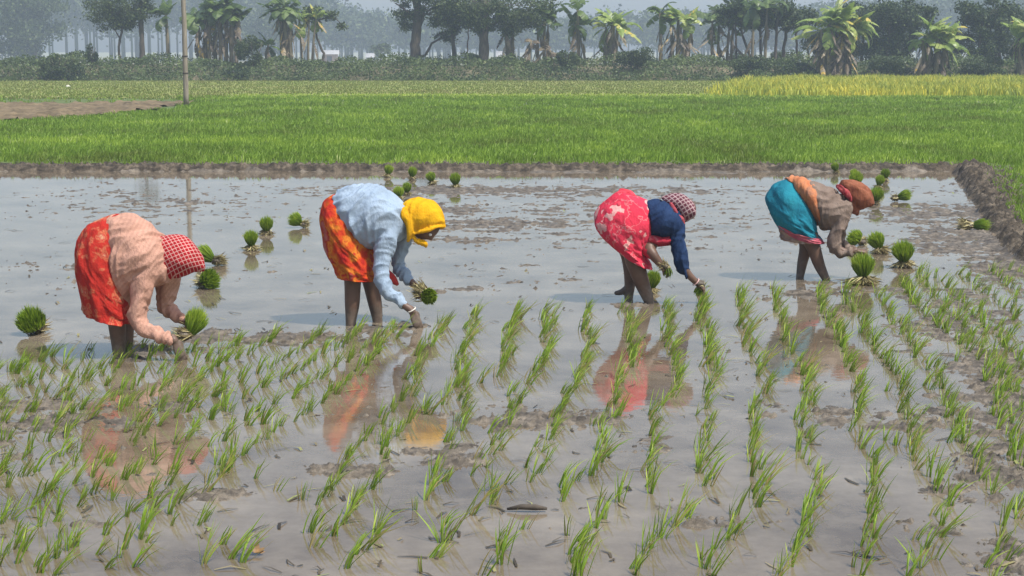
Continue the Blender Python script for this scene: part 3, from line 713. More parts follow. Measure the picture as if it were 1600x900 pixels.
# ------------------------------------------------------------------ pole
pb = at(291, 166, 0.1); ptop = atY(285, -60, pb.y)
m = MB(); n = 14; L = ptop - pb
tube(m, [tuple(L * (i / (n - 1)) + Vector((random.gauss(0, .006), 0, 0))) for i in range(n)], [.098 - .02 * i / n for i in range(n)], 12)
root = empty('utility_pole', tuple(pb), 'tall weathered pole standing at the corner of the ploughed patch', 'pole')
m.build('shaft', M['pole'], root, True)
m = MB()
for zz in (1.15, 1.75):
    q = L * (zz / L.z); tube(m, [tuple(q), tuple(q + L.normalized() * .05)], [.104, .104], 12)
m.build('band', M['bark'], root, True)
# ------------------------------------------------------------------ bundles of seedlings
def bundle(base, up, s=1.0, label=None, leaves_n=850, roots_n=260, cone=0.60, lay=0.0, roots_dir=None, group='bundles of rice seedlings in the paddy', L=0.19, seedv=0, gr=(0.2, 1.0), rl=0.12, lift=0.055, ball=1.0):
    """up: direction of the green brush; roots splay the other way round the tie"""
    rs = np.random.default_rng(500 + seedv)
    ball = ball * rs.uniform(.8, 1.25); cone = cone * rs.uniform(.9, 1.15); up = Vector(up) + Vector((rs.normal(0, .13), rs.normal(0, .1), 0)); rl = rl * rs.uniform(.7, 1.0)
    s = s * .93
    root = empty('seedling_bundle', tuple(base), label, 'seedling bundle', group)
    up = Vector(up).normalized(); a = up.cross(Vector((0.2, 0.9, 0.1))).normalized(); b = up.cross(a)
    neck = up * 0.0 + Vector((0, 0, lift * s))
    n = leaves_n
    ph = rs.uniform(0, math.tau, n); rr = np.sqrt(rs.random(n)); ang = rr * cone
    ua, aa, bb = np.array(up), np.array(a), np.array(b)
    out = np.cos(ph)[:, None] * aa + np.sin(ph)[:, None] * bb
    D = np.cos(ang)[:, None] * ua + np.sin(ang)[:, None] * out
    Ln = L * s * rs.uniform(0.78, 1.10, n) * (1 - 0.28 * rr ** 2)
    S = rs.normal(size=(n, 3)); S -= (S * D).sum(1)[:, None] * D; S /= np.linalg.norm(S, axis=1)[:, None]; S *= 0.0042 * s
    B = np.array(neck) + out * (rr * 0.030 * s)[:, None]
    mid = B + D * (Ln * .55)[:, None]
    T2 = D * (1 - .55 * ball) + ua * .55 * ball + rs.normal(size=(n, 3)) * .12
    if not ball: T2 = T2 - np.array([0, 0, .3]) * rr[:, None]
    tip = mid + T2 * (Ln * .45)[:, None]
    V = np.stack([B - S, B + S, mid + S * 1.3, mid - S * 1.3, tip], 1).reshape(-1, 3)
    k = np.arange(n)[:, None] * 5; F = np.concatenate([k + np.array([0, 1, 2, 3]), k + np.array([3, 2, 4, 4])])
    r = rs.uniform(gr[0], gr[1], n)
    r = (r[:, None] * np.array([.3, .3, .75, .75, 1.15])[None]).clip(0, 1)  # shading put into the leaf colour: dark brush heart, lighter lit tips
    m = MB(); m.add(V, F, r.ravel()); m.build('leaves', M['tuft'], root)
    # roots
    n = roots_n; m = MB()
    rd = Vector(roots_dir).normalized() if roots_dir is not None else -up
    a = rd.cross(Vector((0.2, 0.9, 0.1))).normalized(); b = rd.cross(a); ua, aa, bb = np.array(rd), np.array(a), np.array(b)
    ph = rs.uniform(0, math.tau, n); ang = rs.uniform(0.15, 1.35 if roots_dir is None else .7, n)
    D = np.cos(ang)[:, None] * ua + np.sin(ang)[:, None] * (np.cos(ph)[:, None] * aa + np.sin(ph)[:, None] * bb)
    Ln = rl * s * rs.uniform(.6, 1.15, n)
    S = rs.normal(size=(n, 3)); S -= (S * D).sum(1)[:, None] * D; S /= np.linalg.norm(S, axis=1)[:, None]; S *= 0.006 * s
    B = np.array(neck) + rs.normal(size=(n, 3)) * .012 * s
    mid = B + D * (Ln * .6)[:, None]; tip = B + D * Ln[:, None] + rs.normal(size=(n, 3)) * .02 * s
    if roots_dir is None or lay:
        flo = lambda P: np.column_stack([P[:, :2], np.maximum(P[:, 2], rs.uniform(-.01, .035 * s, len(P)))])
        mid = flo(mid); tip = flo(tip)
    V = np.stack([B - S, B + S, mid + S, mid - S, tip], 1).reshape(-1, 3)
    k = np.arange(n)[:, None] * 5; F = np.concatenate([k + np.array([0, 1, 2, 3]), k + np.array([3, 2, 4, 4])])
    m.add(V, F, np.repeat(rs.random(n) ** 1.0, 5)); m.build('roots', M['roots'], root)
    m = MB(); nd = neck + rd * .045 * s if roots_dir is not None else Vector((0, 0, .012 * s)); kk = 12; Vc = []
    for j in range(7):
        th = math.pi * j / 6
        for i in range(kk):
            q = Vector((math.sin(th) * math.cos(i * math.tau / kk), math.sin(th) * math.sin(i * math.tau / kk), math.cos(th)))
            q = q * (.048 * s * (1 + .5 * mnoise.noise(q * 2.2 + Vector((seedv, 0, 0))))); Vc.append(tuple(nd + Vector((q.x * 1.15, q.y * 1.1, q.z * .62))))
    m.add(Vc, [(j * kk + i, j * kk + (i + 1) % kk, (j + 1) * kk + (i + 1) % kk, (j + 1) * kk + i) for j in range(6) for i in range(kk)]); m.build('mud_clump', M['mud'], root, True)
    m = MB(); tube(m, [neck - up * .012 * s, neck + up * .012 * s], [.031 * s, .031 * s], 10); m.build('tie', M['roots'], root)
    return root
def standing(px, py, label, s=1.0, tilt=(0.05, 0.0), sd=0, **k):
    p = at(px, py, 0.0)
    return bundle(p, (tilt[0], tilt[1], 1), s, label, seedv=sd, **k)
def lying(px, py, label, s=1.0, d=(1, 0.1, .25), sd=0, **k):
    p = at(px, py, 0.0)
    return bundle(p, d, s, label, seedv=sd, roots_dir=(-d[0], -d[1], -.1), lay=1, **k)
S_, Ly = standing, lying
Ly(53, 522, 'mounded yellow green seedling bundle lying alone in the water at far left', 1.15, (-.05, -.35, .55), 1, cone=1.15, rl=.15, gr=(.0, .9), L=.16)
Ly(333, 415, 'seedling bundle with brown roots to its right, just right of the checked red headscarf', 1.1, (-1, .1, .75), 2, rl=.15, cone=.5)
Ly(323, 450, 'low flattened seedling bundle floating below the one beside the checked red headscarf', 1.05, (.5, -.3, .25), 3, cone=1.2, gr=(.1, 1), L=.15)
S_(393, 391, 'upright seedling bundle, nearer one of the pair between the two left workers', .95, (-.22, 0), 4, rl=.15)
S_(416, 367, 'upright seedling bundle, farther one of the pair between the two left workers', .95, (.03, 0), 5, rl=.14)
Ly(470, 356, 'seedling bundle lying on its side left of the orange skirt', .95, (-.75, -.1, .55), 6, cone=.75, rl=.13)
S_(606, 277, 'dark seedling bundle against the far bund, leftmost of the row of four', .95, (.02, 0), 7)
S_(644, 281, 'seedling bundle second from left in the far row of four', .95, (.0, 0), 8)
S_(675, 288, 'seedling bundle third from left in the far row of four, tilting left', .9, (-.25, 0), 9)
S_(712, 294, 'largest seedling bundle, rightmost in the far row of four', 1.05, (.04, 0), 10, rl=.14)
S_(636, 305, 'small seedling bundle rising just above the yellow headscarf', .85, (0, 0), 11)
S_(624, 313, 'pale seedling bundle half hidden behind the blue shirt', .9, (-.1, 0), 12, gr=(.5, 1))
S_(1306, 271, 'dark seedling bundle at the far bund above the rust headscarf', .85, (-.25, .1), 13)
S_(1334, 281, 'small pale seedling bundle behind the big pale mound at the far bund', .8, (0, 0), 14, gr=(.6, 1))
Ly(1338, 290, 'big pale mounded seedling bundle near the far bund', 1.05, (.0, -.3, .8), 15, cone=1.1, gr=(.5, 1))
S_(1383, 283, 'dark seedling bundle farthest of the group right of the rust headscarf', .9, (0, 0), 16, gr=(0, .7))
S_(1373, 294, 'pale seedling bundle in front of the farthest dark one', .9, (0, 0), 17, gr=(.5, 1))
S_(1368, 320, 'upright green seedling bundle nearest right of the rust headscarf', 1.1, (.05, 0), 18)
Ly(1403, 315, 'seedling bundle lying with dark roots to its left, right of the rust headscarf', 1.1, (1, -.1, .35), 19, cone=.5, rl=.1)
Ly(1520, 360, 'withered brown seedling bundle lying alone near the right bund', 1.2, (1, -.15, .08), 20, cone=.35, rl=.17, leaves_n=260)
Ly(1342, 384, 'flat light green seedling bundle just right of the brown sleeves', 1.05, (-.3, -.2, .4), 21, cone=1.15, gr=(.4, 1), L=.15)
S_(1374, 396, 'upright seedling bundle with yellow roots right of the flat light green one', 1.05, (-.1, 0), 22, rl=.15)
S_(1412, 418, 'upright seedling bundle on a wide mud base, rightmost of the standing ones', 1.2, (.0, 0), 23, rl=.15)
S_(1348, 444, 'upright round seedling bundle nearest the camera on splayed yellow roots', 1.25, (-.02, 0), 24, rl=.19, roots_n=420)
S_(1018, 458, 'seedling bundle partly hidden behind the leg under the pink skirt', .9, (.1, 0.1), 25)

# ------------------------------------------------------------------ planted rice
def tuft_mesh(i):
    rs = np.random.default_rng(900 + i); m = MB()
    nb = int(rs.integers(6, 12)); H0 = rs.uniform(.085, .165); ln = rs.uniform(.35, 1.05); 
    for k in range(nb):
        h = H0 * rs.uniform(.6, 1.1); az = rs.normal(0, .4); L = h * (ln + rs.normal(0, .18)); cv = rs.uniform(.0, .8)
        b0 = np.array([rs.normal(0, .008), rs.normal(0, .008), -.03]); w = rs.uniform(.0022, .0038)
        d = np.array([math.cos(az), math.sin(az), 0]); th = rs.uniform(0, math.pi); sd = np.array([math.cos(th), math.sin(th), 0])
        pts = []; 
        for t in (0, .3, .6, .85, 1.0):
            pts.append(b0 + d * L * (t ** (1.2 + cv)) + np.array([0, 0, (h + .03) * (t - cv * .35 * t ** 3)]))
        ws = [w * .7, w, w, w * .6, w * .1]; V = []
        for p, ww in zip(pts, ws): V += [p - sd * ww, p + sd * ww]
        F = [(2 * q, 2 * q + 1, 2 * q + 3, 2 * q + 2) for q in range(4)]
        g = rs.uniform(.25, 1.0); r = np.repeat([.12, g * .75, g, g, g * .9], 2) if rs.random() > .12 else np.repeat([0.0] * 5, 2)
        m.add(V, F, r)
    return m
TUFTS = [tuft_mesh(i) for i in range(24)]
TM = [t.mesh('rice_tuft') for t in TUFTS]
for me in TM: me.materials.append(M['rice'])
ROWS = [
 [(1095, 458), (1100, 520), (1112, 590), (1100, 660), (1098, 770)],
 [(1155, 460), (1165, 548), (1196, 592), (1166, 664), (1188, 756), (1128, 844), (1100, 905)],
 [(1208, 455), (1232, 552), (1262, 600), (1250, 660), (1256, 708), (1274, 768), (1256, 828), (1212, 910)],
 [(1268, 455), (1316, 548), (1340, 592), (1336, 672), (1356, 720), (1362, 780), (1330, 910)],
 [(1320, 455), (1364, 548), (1408, 600), (1412, 692), (1440, 740), (1476, 780), (1470, 820), (1425, 910)],
 [(1370, 462), (1420, 540), (1462, 590), (1500, 680), (1520, 730), (1580, 800), (1545, 910)],
 [(1405, 440), (1440, 490), (1530, 560), (1565, 650), (1590, 720), (1640, 800)],
 [(1460, 435), (1530, 500), (1600, 580), (1640, 640)], [(1500, 430), (1600, 505)], [(1545, 428), (1620, 475)], [(1585, 425), (1640, 450)], [(1430, 428), (1490, 500), (1570, 590), (1615, 650)],
 [(1038, 482), (1042, 540), (1062, 600), (1018, 655), (1014, 775)], [(1085, 800), (1020, 850), (980, 905)],
 [(975, 482), (988, 560), (958, 620), (942, 665), (926, 752)], [(972, 775), (946, 804), (908, 845), (880, 905)],
 [(915, 482), (915, 570), (880, 625), (862, 660), (845, 710), (822, 752)], [(885, 750), (862, 798)], [(905, 835), (870, 905)],
 [(857, 485), (848, 575), (800, 620), (785, 670), (765, 710), (748, 748)], [(790, 755), (745, 795), (716, 818)], [(812, 830), (785, 855), (760, 905)],
 [(802, 485), (782, 580), (730, 610), (706, 680), (680, 712)], [(695, 738), (665, 765), (636, 805)], [(695, 828), (665, 865), (640, 905)],
 [(742, 487), (712, 575), (725, 600), (650, 655), (600, 690), (592, 720)], [(590, 755), (545, 800), (505, 850)], [(585, 830), (545, 880), (520, 905)],
 [(690, 505), (655, 560), (640, 610), (560, 690), (530, 740), (478, 792)],
]
def vp_row(x0, y0, y1, w=14):
    pts = []; y = y0
    ph = random.uniform(0, 6)
    while y < y1:
        pts.append((1215 + (x0 - 1215) * (y - 80) / (y0 - 80) + w * math.sin(y / 37 + ph), y)); y += 22
    return pts
for k, x0 in enumerate([632, 590, 545, 492, 432, 372, 318, 262, 205, 150, 95, 40, -15, -70]):
    y0 = 520 + max(0, (520 - x0)) * 0.085 + random.uniform(-3, 4)
    ROWS.append(vp_row(x0, y0, 700)); ROWS.append(vp_row(x0 - 22 - 55 * .5, y0 + 195, 905, 8) if False else [(px, py) for px, py in vp_row(x0 + random.uniform(-8, 8), y0, 905, 10) if py > 705])
for x0 in range(0, 0): pass
tufts = []
for row in ROWS:
    if len(row) < 2: continue
    g = [at(px, py, 0) for px, py in row]
    carry = 0.0
    for a, b in zip(g[:-1], g[1:]):
        L = (b - a).length; pitch = 0.15 if a.y > 9.5 else 0.135
        t = carry
        while t < L:
            p = a.lerp(b, t / L); tufts.append((p.x + random.gauss(0, .025), p.y + random.gauss(0, .02))); t += pitch * random.uniform(.75, 1.3)
        carry = t - L
# loose extra hills that break the rows at the sides
for _ in range(30):
    p = at(random.uniform(0, 560), random.uniform(760, 900)); tufts.append((p.x, p.y))
for _ in range(60):
    px, py = (random.uniform(0, 420), random.uniform(590, 760)) if random.random() < .5 else (random.uniform(1380, 1600), random.uniform(470, 700))
    p = at(px, py); tufts.append((p.x, p.y))
tufts.sort(key=lambda q: q[1])
vis = [q for q in tufts if -0.33 * q[1] - .1 < q[0] < .33 * q[1] + .1]
NEAR = 296
nearest = vis[:NEAR]; rest = vis[NEAR:]
LOOK = []
for t in TUFTS:
    V = np.concatenate(t.V); hgt = V[:, 2].max(); ln = np.percentile(V[:, 0], 92) / hgt
    LOOK.append((hgt, ln))
def zone(px, py, k, s):
    hgt, ln = LOOK[k]; hgt *= s
    size = 'short' if hgt < .10 else ('tall' if hgt > .14 else 'middling')
    lean = 'strongly bent' if ln > .95 else ('slanting' if ln > .6 else 'upright')
    side = ['far left', 'left of the middle', 'middle', 'right of the middle', 'far right'][int(min(4.99, max(0, px / 320)))]
    band = 'of the bottom edge' if py > 830 else ('of the lower foreground' if py > 740 else 'of the foreground')
    on = any(((px - c[0]) / c[2]) ** 2 + ((py - c[1]) / c[3]) ** 2 < .6 for c in BIAS)
    return f'{size} {lean} seedling tuft {"on mud" if on else "in open water"}, {side} {band}'
for i, (x, y) in enumerate(nearest):
    k = i % len(TM); me = TM[k]
    o = bpy.data.objects.new('rice_seedling', me); COL.objects.link(o)
    s = random.uniform(.85, 1.3)
    o.location = (x, y, 0.0); o.rotation_euler = (random.gauss(0, .06), random.gauss(0, .1), random.gauss(0.3, .32)); o.scale = (s, s, s)
    px, py = to_px(np.array(x), np.array(y), np.array(0.0))
    tag(o, zone(float(px), float(py), k, s), 'rice seedling', 'rice seedlings planted in rows')
mb = MB()
for i, (x, y) in enumerate(rest):
    for rep in range(1 if (y < 9 or random.random() < .6) else 2):
        t = TUFTS[random.randrange(len(TUFTS))]; a = random.gauss(.3, .32); s = random.uniform(.8, 1.2) * (1.05 if y > 10 else 1.0); c, s_ = math.cos(a) * s, math.sin(a) * s
        V = np.concatenate(t.V); V = np.column_stack([V[:, 0] * c - V[:, 1] * s_ + x + random.gauss(0, .012) * rep, V[:, 0] * s_ + V[:, 1] * c + y + random.gauss(0, .02) * rep, V[:, 2] * s])
        mb.add(V, np.concatenate(t.F), np.concatenate(t.R))
tag(mb.build('rice_rows', M['rice']), 'rows of planted rice seedlings farther back, reaching to the workers', 'rice seedlings', kind='stuff')

# bits of straw and weed floating on the shallow water
n = 1500
Y = np.exp(rng.uniform(math.log(5.8), math.log(27.5), n)); X = rng.uniform(-.34, .34, n) * Y; k = sdist(X, Y) < -.15; X, Y = X[k], Y[k]; n = len(X)
kz = fbm(X, Y, .8, 3) + .35 * rng.normal(size=n) > -.05; X, Y = X[kz], Y[kz]; n = len(X)
th = rng.uniform(0, math.pi, n); L = rng.uniform(.012, .055, n) * (1 + .03 * Y); w = rng.uniform(.002, .006, n) * (1 + .05 * Y)
d = np.column_stack([np.cos(th), np.sin(th), np.zeros(n)]) * L[:, None]; e = np.column_stack([-np.sin(th), np.cos(th), np.zeros(n)]) * w[:, None]; C0 = np.column_stack([X, Y, np.full(n, .004)]); bend = e * rng.uniform(-3, 3, n)[:, None]; up_ = np.array([0, 0, 1.0]) * rng.uniform(0, .012, n)[:, None]
V = np.stack([C0 - d - e, C0 - d + e, C0 + bend + e + up_, C0 + bend - e + up_, C0 + d + e * .4, C0 + d - e * .4], 1).reshape(-1, 3); kk = np.arange(n)[:, None] * 6
mb = MB(); mb.add(V, np.concatenate([kk + np.array([0, 1, 2, 3]), kk + np.array([3, 2, 4, 5])]), np.repeat(rng.random(n), 6))
M['straw'] = leafy('straw_bits', [(0.0, (.035, .028, .02)), (.6, (.10, .08, .05)), (.85, (.30, .25, .13)), (1.0, (.25, .3, .08))], .1)
tag(mb.build('floating_straw', M['straw']), 'bits of straw and weed floating scattered on the muddy water', 'straw', kind='stuff')
# stick and dead leaves in the foreground
m = MB(); p = at(820, 796, .012); tube(m, [(-.08, .01, 0), (-.02, 0, .012), (.05, -.005, .012), (.1, .0, .004)], [.006, .012, .013, .006], 7, jitter=.15)
o = m.build('stick', M['bark'], None, True); o.location = p; tag(o, 'short dark stick lying in the water at the bottom centre', 'stick')
m = MB(); p = at(1258 + 0, 706, .01)
m = MB(); p = at(398, 868, .0)
for k in range(9):
    a = random.uniform(0, 3.6); L = random.uniform(.02, .06); d = Vector((math.cos(a), math.sin(a) * .7, random.uniform(0, .7))).normalized(); sd = Vector((-d.y, d.x, .2)) * .012
    m.add([tuple(-sd * .3), tuple(sd * .3), tuple(d * L * .6 + sd), tuple(d * L), tuple(d * L * .6 - sd)], [(0, 1, 2, 4), (4, 2, 3, 3)], random.uniform(.3, 1))
M['orange_leaf'] = leafy('orange_leaf', [(0.0, (.14, .09, .04)), (1.0, (.42, .25, .11))], .2)
o = m.build('dead_leaf', M['orange_leaf']); o.location = p + Vector((0, 0, .012)); tag(o, 'curled orange brown dead leaf in the water at the bottom left', 'dead leaf')
# ------------------------------------------------------------------ people
def fabric(name, stops, scale=3, rough=0.85, kind='noise', axes=None, fine=220, weave=.15):
    m, nt, out = _nt(name)
    p = nt.nodes.new('ShaderNodeBsdfPrincipled'); p.inputs['Roughness'].default_value = rough; p.inputs['Specular IOR Level'].default_value = .15
    L = nt.links
    if kind == 'noise':
        f = _tex(nt, scale, 3, rough=.6)
    elif kind == 'flower':
        tc = nt.nodes.new('ShaderNodeTexCoord'); vo = nt.nodes.new('ShaderNodeTexVoronoi'); vo.inputs['Scale'].default_value = scale
        ns = nt.nodes.new('ShaderNodeTexNoise'); ns.inputs['Scale'].default_value = scale * 2.2; ns.inputs['Detail'].default_value = 3
        mixv = nt.nodes.new('ShaderNodeMixRGB'); mixv.inputs[0].default_value = .16; L.new(tc.outputs['Object'], mixv.inputs[1]); L.new(tc.outputs['Object'], ns.inputs['Vector']); L.new(ns.outputs['Color'], mixv.inputs[2])
        L.new(mixv.outputs[0], vo.inputs['Vector']); f = vo.outputs['Distance']
    elif kind == 'check':
        tc = nt.nodes.new('ShaderNodeTexCoord'); fs = []
        for ax in axes:
            d = nt.nodes.new('ShaderNodeVectorMath'); d.operation = 'DOT_PRODUCT'; d.inputs[1].default_value = ax; L.new(tc.outputs['Object'], d.inputs[0])
            mu = nt.nodes.new('ShaderNodeMath'); mu.operation = 'MULTIPLY'; mu.inputs[1].default_value = scale; L.new(d.outputs['Value'], mu.inputs[0])
            s = nt.nodes.new('ShaderNodeMath'); s.operation = 'SINE'; L.new(mu.outputs[0], s.inputs[0]); fs.append(s.outputs[0])
        mx = nt.nodes.new('ShaderNodeMath'); mx.operation = 'MAXIMUM'; L.new(fs[0], mx.inputs[0]); L.new(fs[1], mx.inputs[1])
        mr = nt.nodes.new('ShaderNodeMapRange'); mr.inputs[1].default_value = -1; mr.inputs[2].default_value = 1; L.new(mx.outputs[0], mr.inputs[0]); f = mr.outputs[0]
    elif kind == 'stripe':
        tc = nt.nodes.new('ShaderNodeTexCoord'); d = nt.nodes.new('ShaderNodeVectorMath'); d.operation = 'DOT_PRODUCT'; d.inputs[1].default_value = axes[0]; L.new(tc.outputs['Object'], d.inputs[0])
        mu = nt.nodes.new('ShaderNodeMath'); mu.operation = 'MULTIPLY'; mu.inputs[1].default_value = scale; L.new(d.outputs['Value'], mu.inputs[0])
        s = nt.nodes.new('ShaderNodeMath'); s.operation = 'SINE'; L.new(mu.outputs[0], s.inputs[0])
        mr = nt.nodes.new('ShaderNodeMapRange'); mr.inputs[1].default_value = -1; mr.inputs[2].default_value = 1; L.new(s.outputs[0], mr.inputs[0]); f = mr.outputs[0]
    c = _ramp(nt, f, stops)
    dirt = _tex(nt, 7, 5, rough=.65); hs = nt.nodes.new('ShaderNodeMixRGB'); hs.blend_type = 'MULTIPLY'
    dr = _ramp(nt, dirt, [(0.3, (.78, .76, .74)), (0.6, (1, 1, 1))]); hs.inputs[0].default_value = .8
    L.new(c, hs.inputs[1]); L.new(dr, hs.inputs[2]); L.new(hs.outputs[0], p.inputs['Base Color'])
    b = nt.nodes.new('ShaderNodeBump'); b.inputs['Strength'].default_value = .9; b.inputs['Distance'].default_value = .03
    L.new(_tex(nt, 13, 6, vec_scale=(1, 1, .5), rough=.68), b.inputs['Height']); L.new(b.outputs[0], p.inputs['Normal'])
    L.new(p.outputs[0], out.inputs['Surface'])
    return m
def skin_material():
    m, nt, out = _nt('brown_skin'); L = nt.links
    p = nt.nodes.new('ShaderNodeBsdfPrincipled'); p.inputs['Roughness'].default_value = .5
    sk = _ramp(nt, _tex(nt, 9, 4), [(0.3, (.10, .056, .038)), (0.7, (.165, .095, .065))])
    md = _ramp(nt, _tex(nt, 22, 5), [(0.35, (.085, .065, .05)), (0.65, (.19, .155, .125))])
    tc = nt.nodes.new('ShaderNodeTexCoord'); sp = nt.nodes.new('ShaderNodeSeparateXYZ'); L.new(tc.outputs['Object'], sp.inputs[0])
    a = nt.nodes.new('ShaderNodeMath'); a.operation = 'MULTIPLY_ADD'; a.inputs[1].default_value = .38; L.new(_tex(nt, 12, 5, rough=.7), a.inputs[0]); L.new(sp.outputs['Z'], a.inputs[2])
    r = nt.nodes.new('ShaderNodeMapRange'); r.inputs[1].default_value = .26; r.inputs[2].default_value = .36; r.inputs[3].default_value = .85; r.inputs[4].default_value = 0; L.new(a.outputs[0], r.inputs[0])
    mx = nt.nodes.new('ShaderNodeMixRGB'); L.new(r.outputs[0], mx.inputs[0]); L.new(sk, mx.inputs[1]); L.new(md, mx.inputs[2]); L.new(mx.outputs[0], p.inputs['Base Color'])
    L.new(p.outputs[0], out.inputs['Surface']); return m
SKIN = skin_material()
LEGSKIN = SKIN
def catmull(A, k):
    A = np.asarray(A, float); n = len(A); out = []
    for i in range(n - 1):
        p0, p1, p2, p3 = A[max(i - 1, 0)], A[i], A[i + 1], A[min(i + 2, n - 1)]
        for j in range(k):
            t = j / k; out.append(.5 * ((2 * p1) + (-p0 + p2) * t + (2 * p0 - 5 * p1 + 4 * p2 - p3) * t * t + (-p0 + 3 * p1 - 3 * p2 + p3) * t ** 3))
    out.append(A[-1]); return np.array(out)
class Fig:
    def __init__(s, ox, oy, sc, footx, footy):
        s.ox, s.oy, s.sc = ox, oy, sc; s.Y = at(footx, footy, 0).y
        s.ppm = FPX / (s.Y * CP + H * SP * .5)      # picture px per metre
        s.base = at(footx, footy, 0)
    def w(s, zx, zy, dy=0.0):
        return np.array(atY(s.ox + zx / s.sc, s.oy + zy / s.sc, s.Y + dy)) - np.array(s.base)
    def wp(s, p): return s.w(p[0], p[1], p[2] if len(p) > 2 else 0)
    def loft(s, mb, rings, seg=28, k=5, fold=None, open_end=False, cap=True, pw=1.0):
        """ring: (ax, ay, bx, by, depth radius[, dy, offx, offy])"""
        rr = [tuple(r) + (0,) * (8 - len(r)) for r in rings]
        Q = catmull(rr, k); n = len(Q); V = []
        for i, (ax, ay, bx, by, rd, dy, fx, fy) in enumerate(Q):
            A = s.w(ax, ay, dy); B = s.w(bx, by, dy); C = (A + B) / 2; U = (A - B) / 2
            O = s.w((ax + bx) / 2 + fx, (ay + by) / 2 + fy, dy) - C
            W = np.array([0, rd, 0]) - O
            for q in range(seg):
                th = math.tau * q / seg; c, d = math.cos(th), math.sin(th)
                c = math.copysign(abs(c) ** pw, c); d = math.copysign(abs(d) ** pw, d)
                m = fold(th, i / (n - 1)) if fold else 1.0
                V.append(C + (U * c + W * d) * m)
        F = [(i * seg + q, i * seg + (q + 1) % seg, (i + 1) * seg + (q + 1) % seg, (i + 1) * seg + q) for i in range(n - 1) for q in range(seg)]
        if cap:
            c0 = len(V); V.append(np.mean(V[:seg], 0)); V.append(np.mean(V[(n - 1) * seg:n * seg], 0))
            for q in range(seg):
                F.append((c0, (q + 1) % seg, q, q))
                if not open_end: F.append((c0 + 1, (n - 1) * seg + q, (n - 1) * seg + (q + 1) % seg, (n - 1) * seg + (q + 1) % seg))
        mb.add(V, F)
    def limb(s, mb, pts, seg=16, k=5, flat=1.0):
        """pts: (zx, zy, r_zoompx, dy)"""
        P = [s.w(p[0], p[1], p[3] if len(p) > 3 else 0) for p in pts]; rad = [p[2] / s.sc / s.ppm for p in pts]
        limb3(mb, P, rad, seg, k, flat)
def limb3(mb, P, rad, seg=14, k=4, flat=1.0, nrm=None):
    Q = catmull(np.column_stack([np.array(P), rad]), k) if len(P) > 2 else np.column_stack([np.linspace(P[0], P[-1], k + 1), np.linspace(rad[0], rad[-1], k + 1)])
    n = len(Q); V = []
    ref = np.array([0.05, 1, 0.1]) if nrm is None else np.array(nrm)
    rows = []
    def ring(c, t, r):
        a = np.cross(t, ref); a /= (np.linalg.norm(a) + 1e-9); b = np.cross(a, t)
        return [c + r * (a * math.cos(math.tau * q / seg) + b * flat * math.sin(math.tau * q / seg)) for q in range(seg)]
    T = [Q[min(i + 1, n - 1), :3] - Q[max(i - 1, 0), :3] for i in range(n)]; T = [t / (np.linalg.norm(t) + 1e-9) for t in T]
    for f in (.95, .7, .35): rows.append(ring(Q[0, :3] - T[0] * Q[0, 3] * math.sqrt(max(0, 1 - (1.0 - f * f + 0) ** 1)) * f, T[0], Q[0, 3] * math.sqrt(1 - f * f)))
    for i in range(n): rows.append(ring(Q[i, :3], T[i], Q[i, 3]))
    for f in (.35, .7, .95): rows.append(ring(Q[-1, :3] + T[-1] * Q[-1, 3] * f, T[-1], Q[-1, 3] * math.sqrt(1 - f * f)))
    V = [v for r in rows for v in r]; nr = len(rows)
    F = [(i * seg + q, i * seg + (q + 1) % seg, (i + 1) * seg + (q + 1) % seg, (i + 1) * seg + q) for i in range(nr - 1) for q in range(seg)]
    c0 = len(V); V.append(np.mean(rows[0], 0)); V.append(np.mean(rows[-1], 0))
    for q in range(seg): F.append((c0, (q + 1) % seg, q, q)); F.append((c0 + 1, (nr - 1) * seg + q, (nr - 1) * seg + (q + 1) % seg, (nr - 1) * seg + (q + 1) % seg))
    mb.add(V, F)
def vox(mb, name, size, it=3, wr=None):
    """union of the closed shapes as one continuous surface"""
    me0 = mb.mesh('tmp'); me0.attributes.remove(me0.attributes['rnd'])
    o = bpy.data.objects.new('tmp', me0); COL.objects.link(o)
    r = o.modifiers.new('r', 'REMESH'); r.mode = 'VOXEL'; r.voxel_size = size; r.adaptivity = 0
    if it: sm = o.modifiers.new('s', 'SMOOTH'); sm.factor = .5; sm.iterations = it
    dg = bpy.context.evaluated_depsgraph_get(); me = bpy.data.meshes.new_from_object(o.evaluated_get(dg)); me.name = name
    bpy.data.objects.remove(o); bpy.data.meshes.remove(me0)
    n = len(me.vertices); co = np.empty(n * 3, np.float32); me.vertices.foreach_get('co', co); co = co.reshape(-1, 3)
    no = np.empty(n * 3, np.float32)
    me.vertex_normals.foreach_get('vector', no); no = no.reshape(-1, 3)
    if wr:
        d = np.zeros(n)
        for (axis, fa, fc, amp) in wr:
            ax = np.array(axis, float); ax /= np.linalg.norm(ax)
            al = co @ ax; cr = co - al[:, None] * ax
            e = np.cross(ax, [0, 1, 0]); e /= np.linalg.norm(e) + 1e-9
            u = cr @ e; v = cr[:, 1]
            d += 1.9 * amp * (0.45 - 2.6 * np.abs(pn(al * fa + 3.1 + v * fa * .8, u * fc + v * fc * .6 + 1.5 * pn(al * 3, u * 4))))
        co = co + no * d[:, None]
        me.vertices.foreach_set('co', co.astype(np.float32).ravel())
    me.polygons.foreach_set('use_smooth', np.ones(len(me.polygons), bool)); me.update()
    return me
